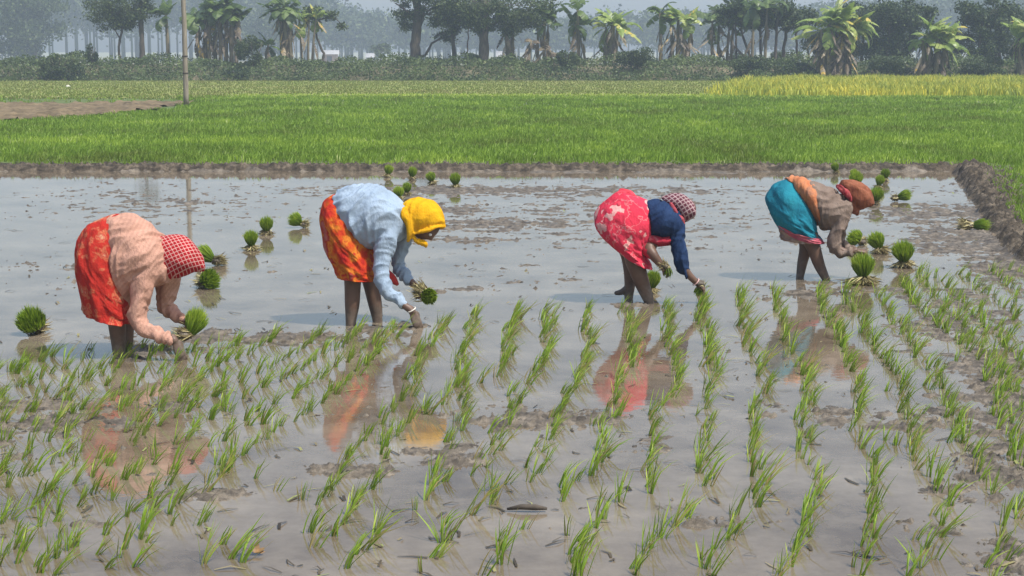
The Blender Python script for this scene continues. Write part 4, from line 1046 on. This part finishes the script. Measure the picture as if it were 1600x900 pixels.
def hand(mb, w, d, pn_, side=1, curl=.6, s=1.0, fan=.12):
    """palm, four unequal bent fingers and a thumb; w wrist, d pointing direction, pn_ the way the palm faces"""
    w = np.array(w); d = np.array(d, float); d /= np.linalg.norm(d); p = np.array(pn_, float); p -= p @ d * d; p /= np.linalg.norm(p); x = np.cross(d, p) * side
    limb3(mb, [w - d * .03, w + d * .015, w + d * .05, w + d * .085 * s], [.024 * s, .027 * s, .036 * s, .036 * s], 14, 3, .5, nrm=p)
    for i, (o, L) in enumerate([(.028, .072), (.010, .082), (-.009, .076), (-.027, .06)]):
        L *= s; b = w + d * .06 * s + x * o * s; dd = d + x * o * fan * 30 * .3; dd /= np.linalg.norm(dd)
        pts = [b]; q = b.copy(); a = 0
        for j, fr in enumerate((.35, .45, .32, .25)):
            a += (0, .45, .6, .45)[j] * curl * (1 + .12 * i)
            v = dd * math.cos(a) + p * math.sin(a); q = q + v * L * fr * (1.0); pts.append(q.copy())
        limb3(mb, pts, [.0105 * s, .0098 * s, .009 * s, .0082 * s, .007 * s], 8, 3)
    b = w + d * .02 * s + x * .026 * s; v1 = d * .8 + x * .5 + p * .35; v2 = d * .8 + x * .15 + p * .6
    limb3(mb, [b, b + v1 * .03 * s, b + v1 * .03 * s + v2 * .03 * s, b + v1 * .03 * s + v2 * .052 * s], [.013 * s, .0115 * s, .0105 * s, .008 * s], 8, 3)
def head(mb, c, face, crown, r=.098):
    """skull with brow, eye sockets, nose, lips, chin and ears; returns local frame"""
    f = np.array(face, float); f /= np.linalg.norm(f); u = np.array(crown, float); u -= u @ f * f; u /= np.linalg.norm(u); l = np.cross(u, f)
    nu, nv = 36, 24; V = []
    for j in range(nv + 1):
        ph = math.pi * j / nv
        for i in range(nu):
            th = math.tau * i / nu; x, y, z = math.sin(ph) * math.cos(th), math.sin(ph) * math.sin(th), math.cos(ph)
            X, Y_, Z = x * 1.0, y * .78, z * 1.18
            if z < 0: Y_ *= 1 + .28 * z; X *= 1 + .10 * z if x > 0 else 1 + .45 * z
            if x > 0:
                g = lambda cy, cz, sy, sz: math.exp(-((Y_ - cy) / sy) ** 2 - ((Z - cz) / sz) ** 2)
                X += .26 * g(0, -.18, .13, .16) + .10 * g(0, -.02, .10, .2) + .06 * g(0, .22, .5, .1) - .13 * g(.33, .05, .17, .12) - .13 * g(-.33, .05, .17, .12) + .07 * g(0, -.50, .26, .06) + .06 * g(0, -.62, .24, .05) - .05 * g(0, -.56, .25, .025) + .09 * g(0, -.9, .25, .15)
            V.append(np.array(c) + r * (f * X + l * Y_ + u * Z))
    F = [(j * nu + i, (j + 1) * nu + i, (j + 1) * nu + (i + 1) % nu, j * nu + (i + 1) % nu) for j in range(nv) for i in range(nu)]
    mb.add(V, F)
    for s in (1, -1): limb3(mb, [np.array(c) + r * (l * s * .78 - f * .05 + u * .15), np.array(c) + r * (l * s * .86 - f * .12 - u * .18)], [r * .13, r * .1], 8, 2, .5)
    return f, u, l
EYE = surf('eye_white', [(0.3, (.6, .58, .55)), (0.7, (.7, .68, .65))], 3, .2); IRIS = surf('iris', [(0.3, (.02, .012, .008)), (0.7, (.03, .02, .012))], 3, .2)
def eyes(fig, root, c, fr, r=.098):
    f, u, l = fr
    for s in (1, -1):
        p = np.array(c) + r * (f * .86 + l * s * .33 + u * .05)
        m = MB(); limb3(m, [p - f * .001, p + f * .001], [.0125, .0125], 12, 2); e = m.build('eye', EYE, root, True)
        m = MB(); limb3(m, [p + f * .006, p + f * .0075], [.006, .006], 10, 2); m.build('iris', IRIS, e, True)
def cloth(fig, root, name, mat, fn, size=.011, it=3, wr=None, label=None):
    m = MB(); fn(m); me = vox(m, name, size, it, wr); o = link(name, me, mat, root)
    if label: o['label'] = label
    return o
def skirt(fig, root, rings, mat, folds=9, amp=.045, name='skirt', seed=0, label=None, seg=96):
    rs = random.Random(seed); ph = [rs.uniform(0, 6) for _ in range(5)]
    def fold(th, t):
        a = amp * (t ** 1.3) + .006
        nz = mnoise.noise((math.cos(th) * 2.6 + seed * 7, math.sin(th) * 2.6, t * 6.5)) * .075 - abs(mnoise.noise((math.cos(th) * 4 + seed, math.sin(th) * 4, t * 11 + 2))) * .05 + .012
        return 1 + nz * min(1, t * 3) + a * (math.sin(folds * th + ph[0] + 2.2 * t) * .55 + math.sin((folds * 1.7) * th // 1 * 0 + (folds + 5) * th + ph[1] - 3 * t) * .35 + .3 * math.sin(3 * th + ph[2] + 4 * t)) + .012 * math.sin(14 * t + ph[3] + 3 * math.sin(2 * th + ph[4]))
    m = MB(); fig.loft(m, rings, seg, 12, fold, open_end=True)
    o = m.build(name, mat, root, True)
    s = o.modifiers.new('thickness', 'SOLIDIFY'); s.thickness = .006
    if label: o['label'] = label
    return o
GP = 'women bent over planting rice'

# ============ person 1: salmon shirt, red skirt, checked scarf
f = Fig(80, 300, 3.0, 190, 556)
P1 = empty('person', tuple(f.base), 'person bent double in a salmon shirt, red patterned skirt and red checked headscarf, holding seedlings', 'person', GP)
mb = MB()
f.limb(mb, [(215, 300, 105), (330, 250, 100), (440, 290, 82), (520, 320, 50)], 20)                       # trunk of the body
f.limb(mb, [(215, 300, 85), (270, 420, 75, -.04), (300, 560, 48, -.05), (312, 660, 39, -.05), (318, 760, 29, -.05), (325, 800, 27, -.05)], 18)
f.limb(mb, [(225, 300, 85), (300, 420, 70, .12), (345, 560, 45, .14), (352, 660, 36, .14), (352, 760, 28, .14), (355, 790, 27, .14)], 18)
f.limb(mb, [(500, 310, 48), (560, 330, 36), (600, 320, 36)])
hc = f.w(613, 312); fr = head(mb, hc, (.25, -.25, -.95), (.9, 0, .25))
f.limb(mb, [(460, 350, 40, -.12), (417, 540, 22, -.16), (405, 612, 20, -.17), (500, 665, 20, -.18), (575, 695, 19, -.2)])
f.limb(mb, [(540, 370, 38, .14), (534, 480, 24, .19), (535, 540, 22, .2), (590, 578, 18, .16), (625, 605, 19, .12)])
w1 = f.w(580, 698, -.2); hand(mb, w1, f.w(612, 770, -.18) - w1, (-.6, .5, .2), 1, .3, 1.05)
w2 = f.w(625, 605, .12); hand(mb, w2, f.w(655, 660, .1) - w2, (-.7, -.3, -.5), -1, 1.25, 1.0)
link('body', vox(mb, 'body', .0065, 2), SKIN, P1); eyes(f, P1, hc, fr)
skirt(f, P1, [(320, 105, 385, 420, .16, 0, -30, 15), (250, 112, 380, 470, .19, 0, -30, 15), (185, 150, 378, 520, .21, 0, -20, 20), (135, 215, 378, 560, .22, 0, -12, 18), (118, 300, 380, 582, .22, 0, -5, 18), (135, 440, 382, 598, .21, 0, 0, 16), (152, 548, 384, 606, .21, 0, 0, 14)],
      fabric('red_print_cloth', [(0.30, (.45, .025, .018)), (0.52, (.46, .03, .02)), (0.575, (.55, .16, .08)), (0.60, (.48, .035, .025)), (0.68, (.62, .34, .2)), (0.75, (.38, .02, .02))], 8), 9, .06, seed=1)
def t1(m):
    f.loft(m, [(290, 104, 372, 545, .14, 0, -62, 6), (345, 100, 385, 490, .20, 0, -45, 4), (400, 112, 420, 455, .22, 0, -20, 0), (460, 150, 480, 440, .21), (505, 190, 540, 425, .16), (545, 230, 575, 395, .08)], 32)
    f.limb(m, [(455, 345, 69, -.10), (430, 440, 53, -.14), (412, 540, 44, -.16), (408, 602, 41, -.17), (470, 655, 37, -.18), (555, 690, 26, -.2)])
    f.limb(m, [(550, 390, 55, .13), (540, 470, 46, .18), (535, 535, 37, .2), (575, 570, 32, .17), (608, 592, 26, .14)])
cloth(f, P1, 'shirt', fabric('salmon_cloth', [(0.2, (.52, .295, .225)), (0.8, (.57, .33, .25))], 240, .9, 'stripe', [(.75, 0.25, -.6)]), t1, .0075, 1, [((.2, 0, 1), 2.2, 11, .011), ((1, 0, .6), 5, 14, .006)])
def s1(m):
    f.loft(m, [(468, 225, 540, 405, .06), (500, 205, 548, 410, .10), (565, 196, 575, 405, .125, 0, 0, 6), (630, 212, 620, 395, .125, 0, 0, 6), (680, 255, 665, 385, .10), (712, 312, 704, 375, .055), (722, 345, 717, 368, .022)], 28)
    f.loft(m, [(465, 230, 520, 400, .11), (500, 215, 560, 400, .13), (520, 230, 560, 380, .1)], 24)
cloth(f, P1, 'headscarf', fabric('checked_cloth', [(0.55, (.36, .012, .018)), (0.88, (.45, .03, .035)), (0.985, (.62, .38, .35))], 260, .9, 'check', [(.85, .35, .4), (-.4, .3, .85)]), s1, .008, 2, [((.6, 0, -.8), 3, 12, .006)])

# ============ person 2: light blue shirt, yellow scarf
f = Fig(460, 260, 3.213, 565, 507)
P2 = empty('person', tuple(f.base), 'person bent over in a light blue shirt, orange patterned skirt and bright yellow headscarf', 'person', GP)
mb = MB()
f.limb(mb, [(265, 280, 100), (360, 240, 100), (450, 260, 85), (530, 270, 50)], 20)
f.limb(mb, [(260, 300, 90), (285, 430, 66, -.03), (292, 560, 45, -.04), (290, 690, 38, -.04), (284, 770, 28, -.04), (283, 820, 26, -.04)], 18)
f.limb(mb, [(290, 300, 90), (350, 430, 64, .1), (378, 560, 44, .12), (405, 690, 36, .12), (416, 765, 27, .12), (418, 800, 26, .12)], 18)
f.limb(mb, [(520, 270, 50), (590, 280, 38), (640, 270, 38)])
hc = f.w(663, 300, -.03); fr = head(mb, hc, (.42, -.38, -.75), (.6, 0, .75))
f.limb(mb, [(480, 290, 42, -.1), (445, 450, 22, -.145), (441, 555, 20, -.165), (500, 652, 20, -.183), (575, 715, 18, -.2), (592, 728, 17, -.2)])
f.limb(mb, [(550, 330, 34, .14), (522, 440, 24, .185), (517, 492, 22, .2), (560, 550, 19, .16), (598, 590, 18, .12)])
w1 = f.w(590, 728, -.2); hand(mb, w1, f.w(620, 795, -.18) - w1, (-.55, .55, .2), 1, .3, 1.1)
w2 = f.w(596, 590, .12); hand(mb, w2, f.w(640, 640, .09) - w2, (.2, -.5, -.6), -1, 1.15, 1.0)
link('body', vox(mb, 'body', .0065, 2), SKIN, P2); eyes(f, P2, hc, fr)
m = MB(); c = f.w(588, 719, -.2); ax = np.array(f.w(628, 790, -.18) - w1); ax /= np.linalg.norm(ax); e1 = np.cross(ax, [0, 1, 0]); e1 /= np.linalg.norm(e1); e2 = np.cross(ax, e1)
tube(m, [tuple(c + .0335 * (e1 * math.cos(a * math.tau / 20) + e2 * math.sin(a * math.tau / 20))) for a in range(21)], .0045, 6, cap=False)
m.build('bangle', surf('shell_bangle', [(0.3, (.75, .7, .62)), (0.7, (.85, .8, .72))], 3, .35), P2, True)
skirt(f, P2, [(235, 135, 400, 420, .15, 0, -30, 20), (185, 148, 400, 460, .19, 0, -30, 20), (145, 195, 402, 500, .21, 0, -20, 18), (132, 285, 405, 530, .21, 0, -8, 16), (150, 400, 408, 548, .20, 0, 0, 14), (185, 485, 410, 556, .19, 0, 0, 10), (210, 545, 412, 562, .19, 0, 0, 8)],
      fabric('orange_print_cloth', [(0.36, (.42, .02, .015)), (0.45, (.55, .05, .015)), (0.50, (.58, .11, .015)), (0.55, (.64, .22, .025)), (0.585, (.46, .03, .015)), (0.72, (.50, .22, .18))], 5.5), 8, .06, seed=2)
cloth(f, P2, 'petticoat', fabric('red_cloth', [(0.3, (.45, .03, .03)), (0.7, (.55, .06, .04))], 6), lambda m: f.limb(m, [(385, 520, 60, .1), (480, 560, 30, .12), (515, 590, 12, .12)]), .012, 2)
def t2(m):
    f.loft(m, [(212, 120, 395, 415, .13, 0, -62, 18), (260, 103, 405, 410, .20, 0, -45, 12), (335, 92, 430, 405, .22, 0, -18, 4), (420, 98, 475, 385, .22), (500, 138, 535, 365, .18), (550, 175, 575, 330, .09)], 32)
    f.limb(m, [(480, 290, 69, -.09), (455, 400, 49, -.13), (440, 500, 41, -.16), (440, 570, 39, -.17), (480, 635, 35, -.18), (545, 685, 26, -.19)])
    f.limb(m, [(555, 340, 46, .14), (525, 430, 39, .18), (515, 490, 35, .2), (545, 535, 32, .17), (575, 568, 26, .14)])
cloth(f, P2, 'shirt', fabric('light_blue_cloth', [(0.2, (.29, .39, .52)), (0.8, (.40, .50, .62))], 4), t2, .0075, 1, [((.3, 0, 1), 2.0, 11, .012), ((1, 0, .3), 4, 13, .006)])
def s2(m):
    f.loft(m, [(528, 215, 556, 300, .05), (560, 172, 580, 335, .11), (625, 157, 620, 345, .135, 0, 0, 4), (685, 170, 690, 325, .13, 0, 0, 4), (730, 205, 735, 312, .10), (752, 255, 756, 308, .06)], 28)
    f.limb(m, [(548, 225, 28, -.06), (570, 270, 24, -.09), (580, 330, 20, -.09), (572, 368, 10, -.08)], flat=1.6)
    f.limb(m, [(600, 338, 9, -.10), (660, 322, 9, -.13), (720, 305, 9, -.11), (754, 304, 9, -.04)])
    f.limb(m, [(590, 350, 13, -.08), (625, 378, 13, -.09), (650, 386, 14, -.09), (662, 400, 7, -.09)])
cloth(f, P2, 'headscarf', fabric('yellow_cloth', [(0.3, (.72, .36, .006)), (0.7, (.80, .44, .012))], 6), s2, .0075, 2, [((.3, 0, 1), 3, 12, .006), ((1, 0, .2), 4, 9, .004)])

# ============ person 3: pink red skirt, navy cardigan
f = Fig(890, 270, 3.913, 1000, 472)
P3 = empty('person', tuple(f.base), 'person bent low in a navy cardigan, pinkish red printed skirt and dark checked headscarf', 'person', GP)
mb = MB()
f.limb(mb, [(330, 290, 115), (440, 280, 110), (560, 290, 95), (640, 270, 60)], 20)
f.limb(mb, [(330, 320, 110), (385, 470, 70, -.03), (405, 560, 58, -.04), (445, 680, 46, -.04), (480, 770, 34, -.04), (490, 810, 30, -.04)], 18)
f.limb(mb, [(330, 320, 110), (365, 480, 64, .12), (372, 590, 45, .14), (368, 690, 34, .14), (362, 755, 28, .14), (362, 790, 28, .14)], 18)
f.limb(mb, [(368, 700, 30, .14), (320, 728, 20, .15), (285, 735, 14, .15)])
f.limb(mb, [(620, 265, 50), (670, 255, 42), (690, 240, 42)])
hc = f.w(688, 222); fr = head(mb, hc, (.15, -.3, -.95), (.95, 0, .1))
f.limb(mb, [(640, 330, 36, -.08), (667, 440, 24, -.12), (682, 545, 24, -.14), (728, 622, 23, -.12), (765, 660, 21, -.1)])
f.limb(mb, [(560, 340, 48, .04), (490, 450, 42, -.1), (510, 500, 32, -.16), (545, 545, 25, -.16), (560, 560, 22, -.16)])
w1 = f.w(765, 660, -.1); hand(mb, w1, f.w(825, 712, -.08) - w1, (.2, .2, -.9), 1, .7, 1.0)
w2 = f.w(558, 556, -.16); hand(mb, w2, f.w(605, 595, -.15) - w2, (-.3, .5, -.7), -1, 1.2, .95)
link('body', vox(mb, 'body', .0065, 2), SKIN, P3); eyes(f, P3, hc, fr)
m = MB(); c = f.w(772, 668, -.1); ax = np.array(f.w(825, 712, -.08) - w1); ax /= np.linalg.norm(ax); e1 = np.cross(ax, [0, 1, 0]); e1 /= np.linalg.norm(e1); e2 = np.cross(ax, e1)
tube(m, [tuple(c + .033 * (e1 * math.cos(a * math.tau / 20) + e2 * math.sin(a * math.tau / 20))) for a in range(21)], .0045, 6, cap=False)
m.build('bangle', surf('pink_bangle', [(0.3, (.6, .35, .35)), (0.7, (.7, .45, .42))], 3, .35), P3, True)
skirt(f, P3, [(470, 165, 480, 440, .14, 0, 14, 0), (400, 138, 472, 455, .19, 0, 10, 5), (310, 118, 462, 462, .22, 0, 0, 10), (220, 175, 458, 475, .24, 0, -6, 12), (152, 275, 466, 500, .23, 0, -6, 12), (175, 365, 480, 530, .21, 0, -4, 10), (250, 445, 495, 560, .19, 0, 0, 8), (325, 505, 506, 588, .18, 0, 0, 6)],
      fabric('pink_red_print_cloth', [(0.25, (.80, .40, .38)), (0.29, (.70, .05, .09)), (0.42, (.72, .045, .09)), (0.62, (.70, .04, .08)), (0.68, (.72, .22, .24)), (0.72, (.68, .04, .08))], 7, .85, 'flower'), 8, .05, seed=3)
cloth(f, P3, 'waist_knot', fabric('pink_cloth', [(0.3, (.68, .05, .09)), (0.7, (.76, .09, .12))], 6), lambda m: (f.limb(m, [(290, 150, 22, -.02), (320, 122, 26, 0), (365, 125, 26, 0), (385, 150, 20, -.02)]), f.limb(m, [(330, 140, 30, -.02), (300, 200, 14, -.14)])), .009, 2, [((1, 0, 0), 6, 14, .006)])
def b3(m):
    f.loft(m, [(470, 360, 482, 440, .16), (545, 370, 545, 446, .17), (610, 360, 615, 438, .15)], 24)
    f.limb(m, [(470, 440, 50, -.08), (475, 470, 36, -.12), (505, 505, 32, -.15), (520, 522, 26, -.16)])
cloth(f, P3, 'blouse', fabric('crimson_print_cloth', [(0.35, (.35, .02, .04)), (0.6, (.50, .04, .07)), (0.75, (.6, .3, .28))], 12), b3, .010, 2, [((1, 0, .3), 4, 12, .007)])
def t3(m):
    f.loft(m, [(466, 172, 482, 392, .17, 0, 12, 6), (535, 160, 545, 398, .20), (600, 175, 612, 405, .20), (655, 210, 660, 400, .17), (690, 255, 700, 350, .09)], 32)
    f.limb(m, [(645, 330, 58, -.08), (665, 430, 46, -.12), (680, 530, 40, -.14), (700, 590, 37, -.13), (725, 620, 29, -.12)])
cloth(f, P3, 'cardigan', fabric('navy_wool', [(0.3, (.012, .03, .085)), (0.7, (.022, .05, .13))], 8), t3, .0075, 1, [((.1, 0, 1), 2.5, 11, .010), ((1, 0, .3), 4, 12, .005)])
def s3(m):
    f.loft(m, [(560, 150, 615, 215, .05), (600, 135, 660, 250, .09), (650, 124, 700, 300, .12), (700, 130, 735, 290, .12), (745, 172, 765, 275, .10), (768, 205, 775, 255, .06)], 28)
cloth(f, P3, 'headscarf', fabric('dark_checked_cloth', [(0.5, (.12, .035, .055)), (0.78, (.20, .07, .085)), (0.95, (.42, .32, .33))], 210, .9, 'check', [(.8, .3, .5), (-.5, .3, .8)]), s3, .0075, 2, [((.5, 0, -.8), 4, 12, .006)])
cloth(f, P3, 'neck_cloth', fabric('rose_cloth', [(0.3, (.32, .04, .06)), (0.7, (.5, .12, .14))], 14), lambda m: f.limb(m, [(618, 190, 9, -.09), (650, 235, 14, -.12), (680, 285, 17, -.105), (694, 315, 10, -.08)]), .006, 1, [((.5, 0, -.8), 8, 16, .007)])

# ============ person 4: teal skirt, brown cardigan, rust scarf
f = Fig(1160, 240, 3.913, 1280, 437)
P4 = empty('person', tuple(f.base), 'person bent over in a brown cardigan, teal skirt with orange sash and rust headscarf', 'person', GP)
mb = MB()
f.limb(mb, [(300, 300, 110), (400, 290, 105), (500, 310, 90), (590, 300, 55)], 20)
f.limb(mb, [(300, 320, 105), (390, 470, 64, -.04), (430, 560, 46, -.05), (470, 680, 35, -.05), (515, 775, 24, -.05), (528, 815, 24, -.05)], 18)
f.limb(mb, [(300, 320, 105), (370, 470, 60, .1), (388, 560, 42, .12), (366, 670, 32, .12), (350, 765, 24, .12), (348, 790, 24, .12)], 18)
f.limb(mb, [(580, 300, 48), (640, 280, 38), (680, 270, 36)])
hc = f.w(705, 268); fr = head(mb, hc, (.2, -.25, -.95), (.95, 0, .2))
f.limb(mb, [(620, 320, 40, -.1), (590, 450, 26, -.14), (565, 555, 24, -.15), (630, 602, 22, -.16), (690, 592, 19, -.16)])
f.limb(mb, [(610, 340, 40, .12), (594, 450, 26, .17), (592, 540, 22, .18), (650, 578, 18, .1), (690, 588, 18, .05)])
w1 = f.w(688, 592, -.16); hand(mb, w1, f.w(745, 598, -.14) - w1, (.1, .3, -.8), 1, .8, 1.0)
w2 = f.w(685, 585, .04); hand(mb, w2, f.w(740, 608, .02) - w2, (0, -.4, -.8), -1, .8, 1.0)
link('body', vox(mb, 'body', .0065, 2), SKIN, P4); eyes(f, P4, hc, fr)
skirt(f, P4, [(290, 158, 450, 440, .14, 0, 12, 4), (235, 165, 452, 462, .20, 0, 10, 10), (172, 210, 455, 478, .23, 0, 0, 14), (143, 280, 458, 488, .23, 0, -4, 16), (158, 350, 464, 498, .22, 0, -4, 18), (185, 405, 474, 508, .21, 0, 0, 20), (215, 445, 486, 525, .19, 0, 10, 24)],
      fabric('teal_cloth', [(0.3, (.01, .15, .24)), (0.7, (.02, .24, .32))], 5), 7, .035, seed=4)
skirt(f, P4, [(200, 410, 475, 505, .17, 0, 0, 10), (225, 470, 480, 522, .17, 0, 0, 6), (238, 525, 492, 548, .17, 0, 0, 4)], fabric('brown_petticoat_cloth', [(0.3, (.22, .14, .11)), (0.5, (.32, .22, .17)), (0.68, (.5, .42, .35))], 10), 8, .06, name='petticoat', seed=5)
skirt(f, P4, [(198, 422, 478, 508, .213, 0, 0, 20), (214, 446, 487, 527, .195, 0, 10, 24), (222, 458, 492, 540, .19, 0, 10, 26)], fabric('pink_border_cloth', [(0.3, (.30, .20, .16)), (0.5, (.55, .12, .17)), (0.7, (.6, .16, .2))], 5), 7, .035, name='skirt_border', seed=4)
cloth(f, P4, 'sash', fabric('orange_sash_cloth', [(0.3, (.45, .14, .07)), (0.5, (.56, .22, .10)), (0.7, (.36, .20, .15))], 9), lambda m: f.loft(m, [(262, 148, 452, 425, .15, 0, 10, 0), (300, 134, 462, 440, .21, 0, 20, -6), (350, 138, 468, 440, .215, 0, 15, -6), (415, 165, 480, 430, .18, 0, 10, 0)], 32), .010, 2, [((.4, 0, 1), 2, 14, .010)])
def t4(m):
    f.loft(m, [(385, 158, 445, 415, .205, 0, 18, 0), (440, 176, 472, 455, .215, 0, 12, 0), (520, 200, 530, 465, .21), (590, 235, 590, 440, .18), (640, 275, 645, 370, .09)], 32)
    f.limb(m, [(620, 325, 55, -.09), (600, 420, 44, -.13), (572, 500, 40, -.15), (562, 560, 40, -.15), (610, 602, 37, -.16), (680, 600, 26, -.16)])
    f.limb(m, [(615, 350, 53, .1), (595, 450, 42, .17), (590, 540, 35, .18), (640, 575, 30, .11), (675, 585, 23, .06)])
cloth(f, P4, 'cardigan', fabric('brown_wool', [(0.3, (.17, .125, .10)), (0.7, (.27, .21, .175))], 8), t4, .0075, 1, [((.1, 0, 1), 2.5, 12, .011), ((1, 0, .2), 4, 12, .006)])
def s4(m):
    f.loft(m, [(590, 190, 650, 270, .06), (615, 165, 672, 310, .10), (665, 157, 705, 345, .125), (725, 180, 745, 335, .12), (770, 215, 775, 330, .09), (795, 255, 790, 320, .05), (800, 285, 798, 305, .02)], 28)
    f.limb(m, [(660, 300, 28, -.05), (685, 340, 26, -.05), (700, 372, 14, -.04)])
cloth(f, P4, 'headscarf', fabric('rust_cloth', [(0.35, (.20, .065, .035)), (0.7, (.32, .125, .07))], 14), s4, .0075, 2, [((.5, 0, -.8), 5, 13, .009), ((.2, .5, .8), 7, 9, .005)])
cloth(f, P4, 'neck_cloth', fabric('crimson_cloth', [(0.35, (.25, .02, .03)), (0.7, (.42, .10, .10))], 22), lambda m: f.limb(m, [(580, 200, 10, -.06), (605, 215, 19, -.10), (640, 245, 17, -.12), (662, 285, 9, -.11)]), .006, 1, [((.5, 0, -.8), 8, 16, .008)])

# ============ seedlings held in the hands
def held(fig, neck, tip, label, s=1.0, rd=None, sd=0, dy=0.0, dyt=0.0, **k):
    a = np.array(fig.base) + fig.w(neck[0], neck[1], dy); b = np.array(fig.base) + fig.w(tip[0], tip[1], dyt)
    d = b - a
    r = None
    if rd: r = (np.array(fig.base) + fig.w(rd[0], rd[1], dy)) - a
    o = bundle(Vector(a), d, s, label, seedv=sd, roots_dir=r if r is not None else -d, L=float(np.linalg.norm(d)) / s, group='seedlings held by the workers', lift=0.0, **k)
    return o
F1 = Fig(80, 300, 3.0, 190, 556); F2 = Fig(460, 260, 3.213, 565, 507); F3 = Fig(890, 270, 3.913, 1000, 472); F4 = Fig(1160, 240, 3.913, 1280, 437)
held(F1, (652, 665), (745, 585), 'green seedling bundle held above the water by the person in the salmon shirt', 1.0, (610, 668), 40, .06, .0, cone=.5, rl=.11)
held(F2, (668, 645), (745, 655), 'green seedling bundle with brown root ball held by the person in the light blue shirt', 1.05, (610, 612), 41, .07, .02, cone=.62, rl=.13)
held(F3, (600, 580), (640, 640), 'clump of muddy seedling roots held in the nearer hand of the person in navy', .8, (560, 560), 42, -.17, -.17, cone=.35, rl=.12, leaves_n=60, gr=(0, .15))
held(F3, (805, 700), (828, 770), 'seedlings being pushed into the mud by the person in navy', .9, (800, 690), 43, -.09, -.12, cone=.35, rl=.03, leaves_n=120)
# ------------------------------------------------------------------ haze
hz = bpy.data.materials.new('haze_air'); hz.use_nodes = True
nt = hz.node_tree; nt.nodes.clear()
ho = nt.nodes.new('ShaderNodeOutputMaterial'); pv = nt.nodes.new('ShaderNodeVolumePrincipled')
pv.inputs['Color'].default_value = (0.66, 0.79, 1.0, 1); pv.inputs['Density'].default_value = 0.00115; pv.inputs['Anisotropy'].default_value = 0.0
nt.links.new(pv.outputs[0], ho.inputs['Volume'])
x0, x1, y0, y1, z0, z1 = -420, 420, -30, 860, -1.5, 62
v = [(x0, y0, z0), (x1, y0, z0), (x1, y1, z0), (x0, y1, z0), (x0, y0, z1), (x1, y0, z1), (x1, y1, z1), (x0, y1, z1)]
me = bpy.data.meshes.new('haze'); me.from_pydata(v, [], [(3, 2, 1, 0), (4, 5, 6, 7), (0, 1, 5, 4), (1, 2, 6, 5), (2, 3, 7, 6), (3, 0, 4, 7)]); me.update()
tag(link('haze', me, hz), kind='stuff')
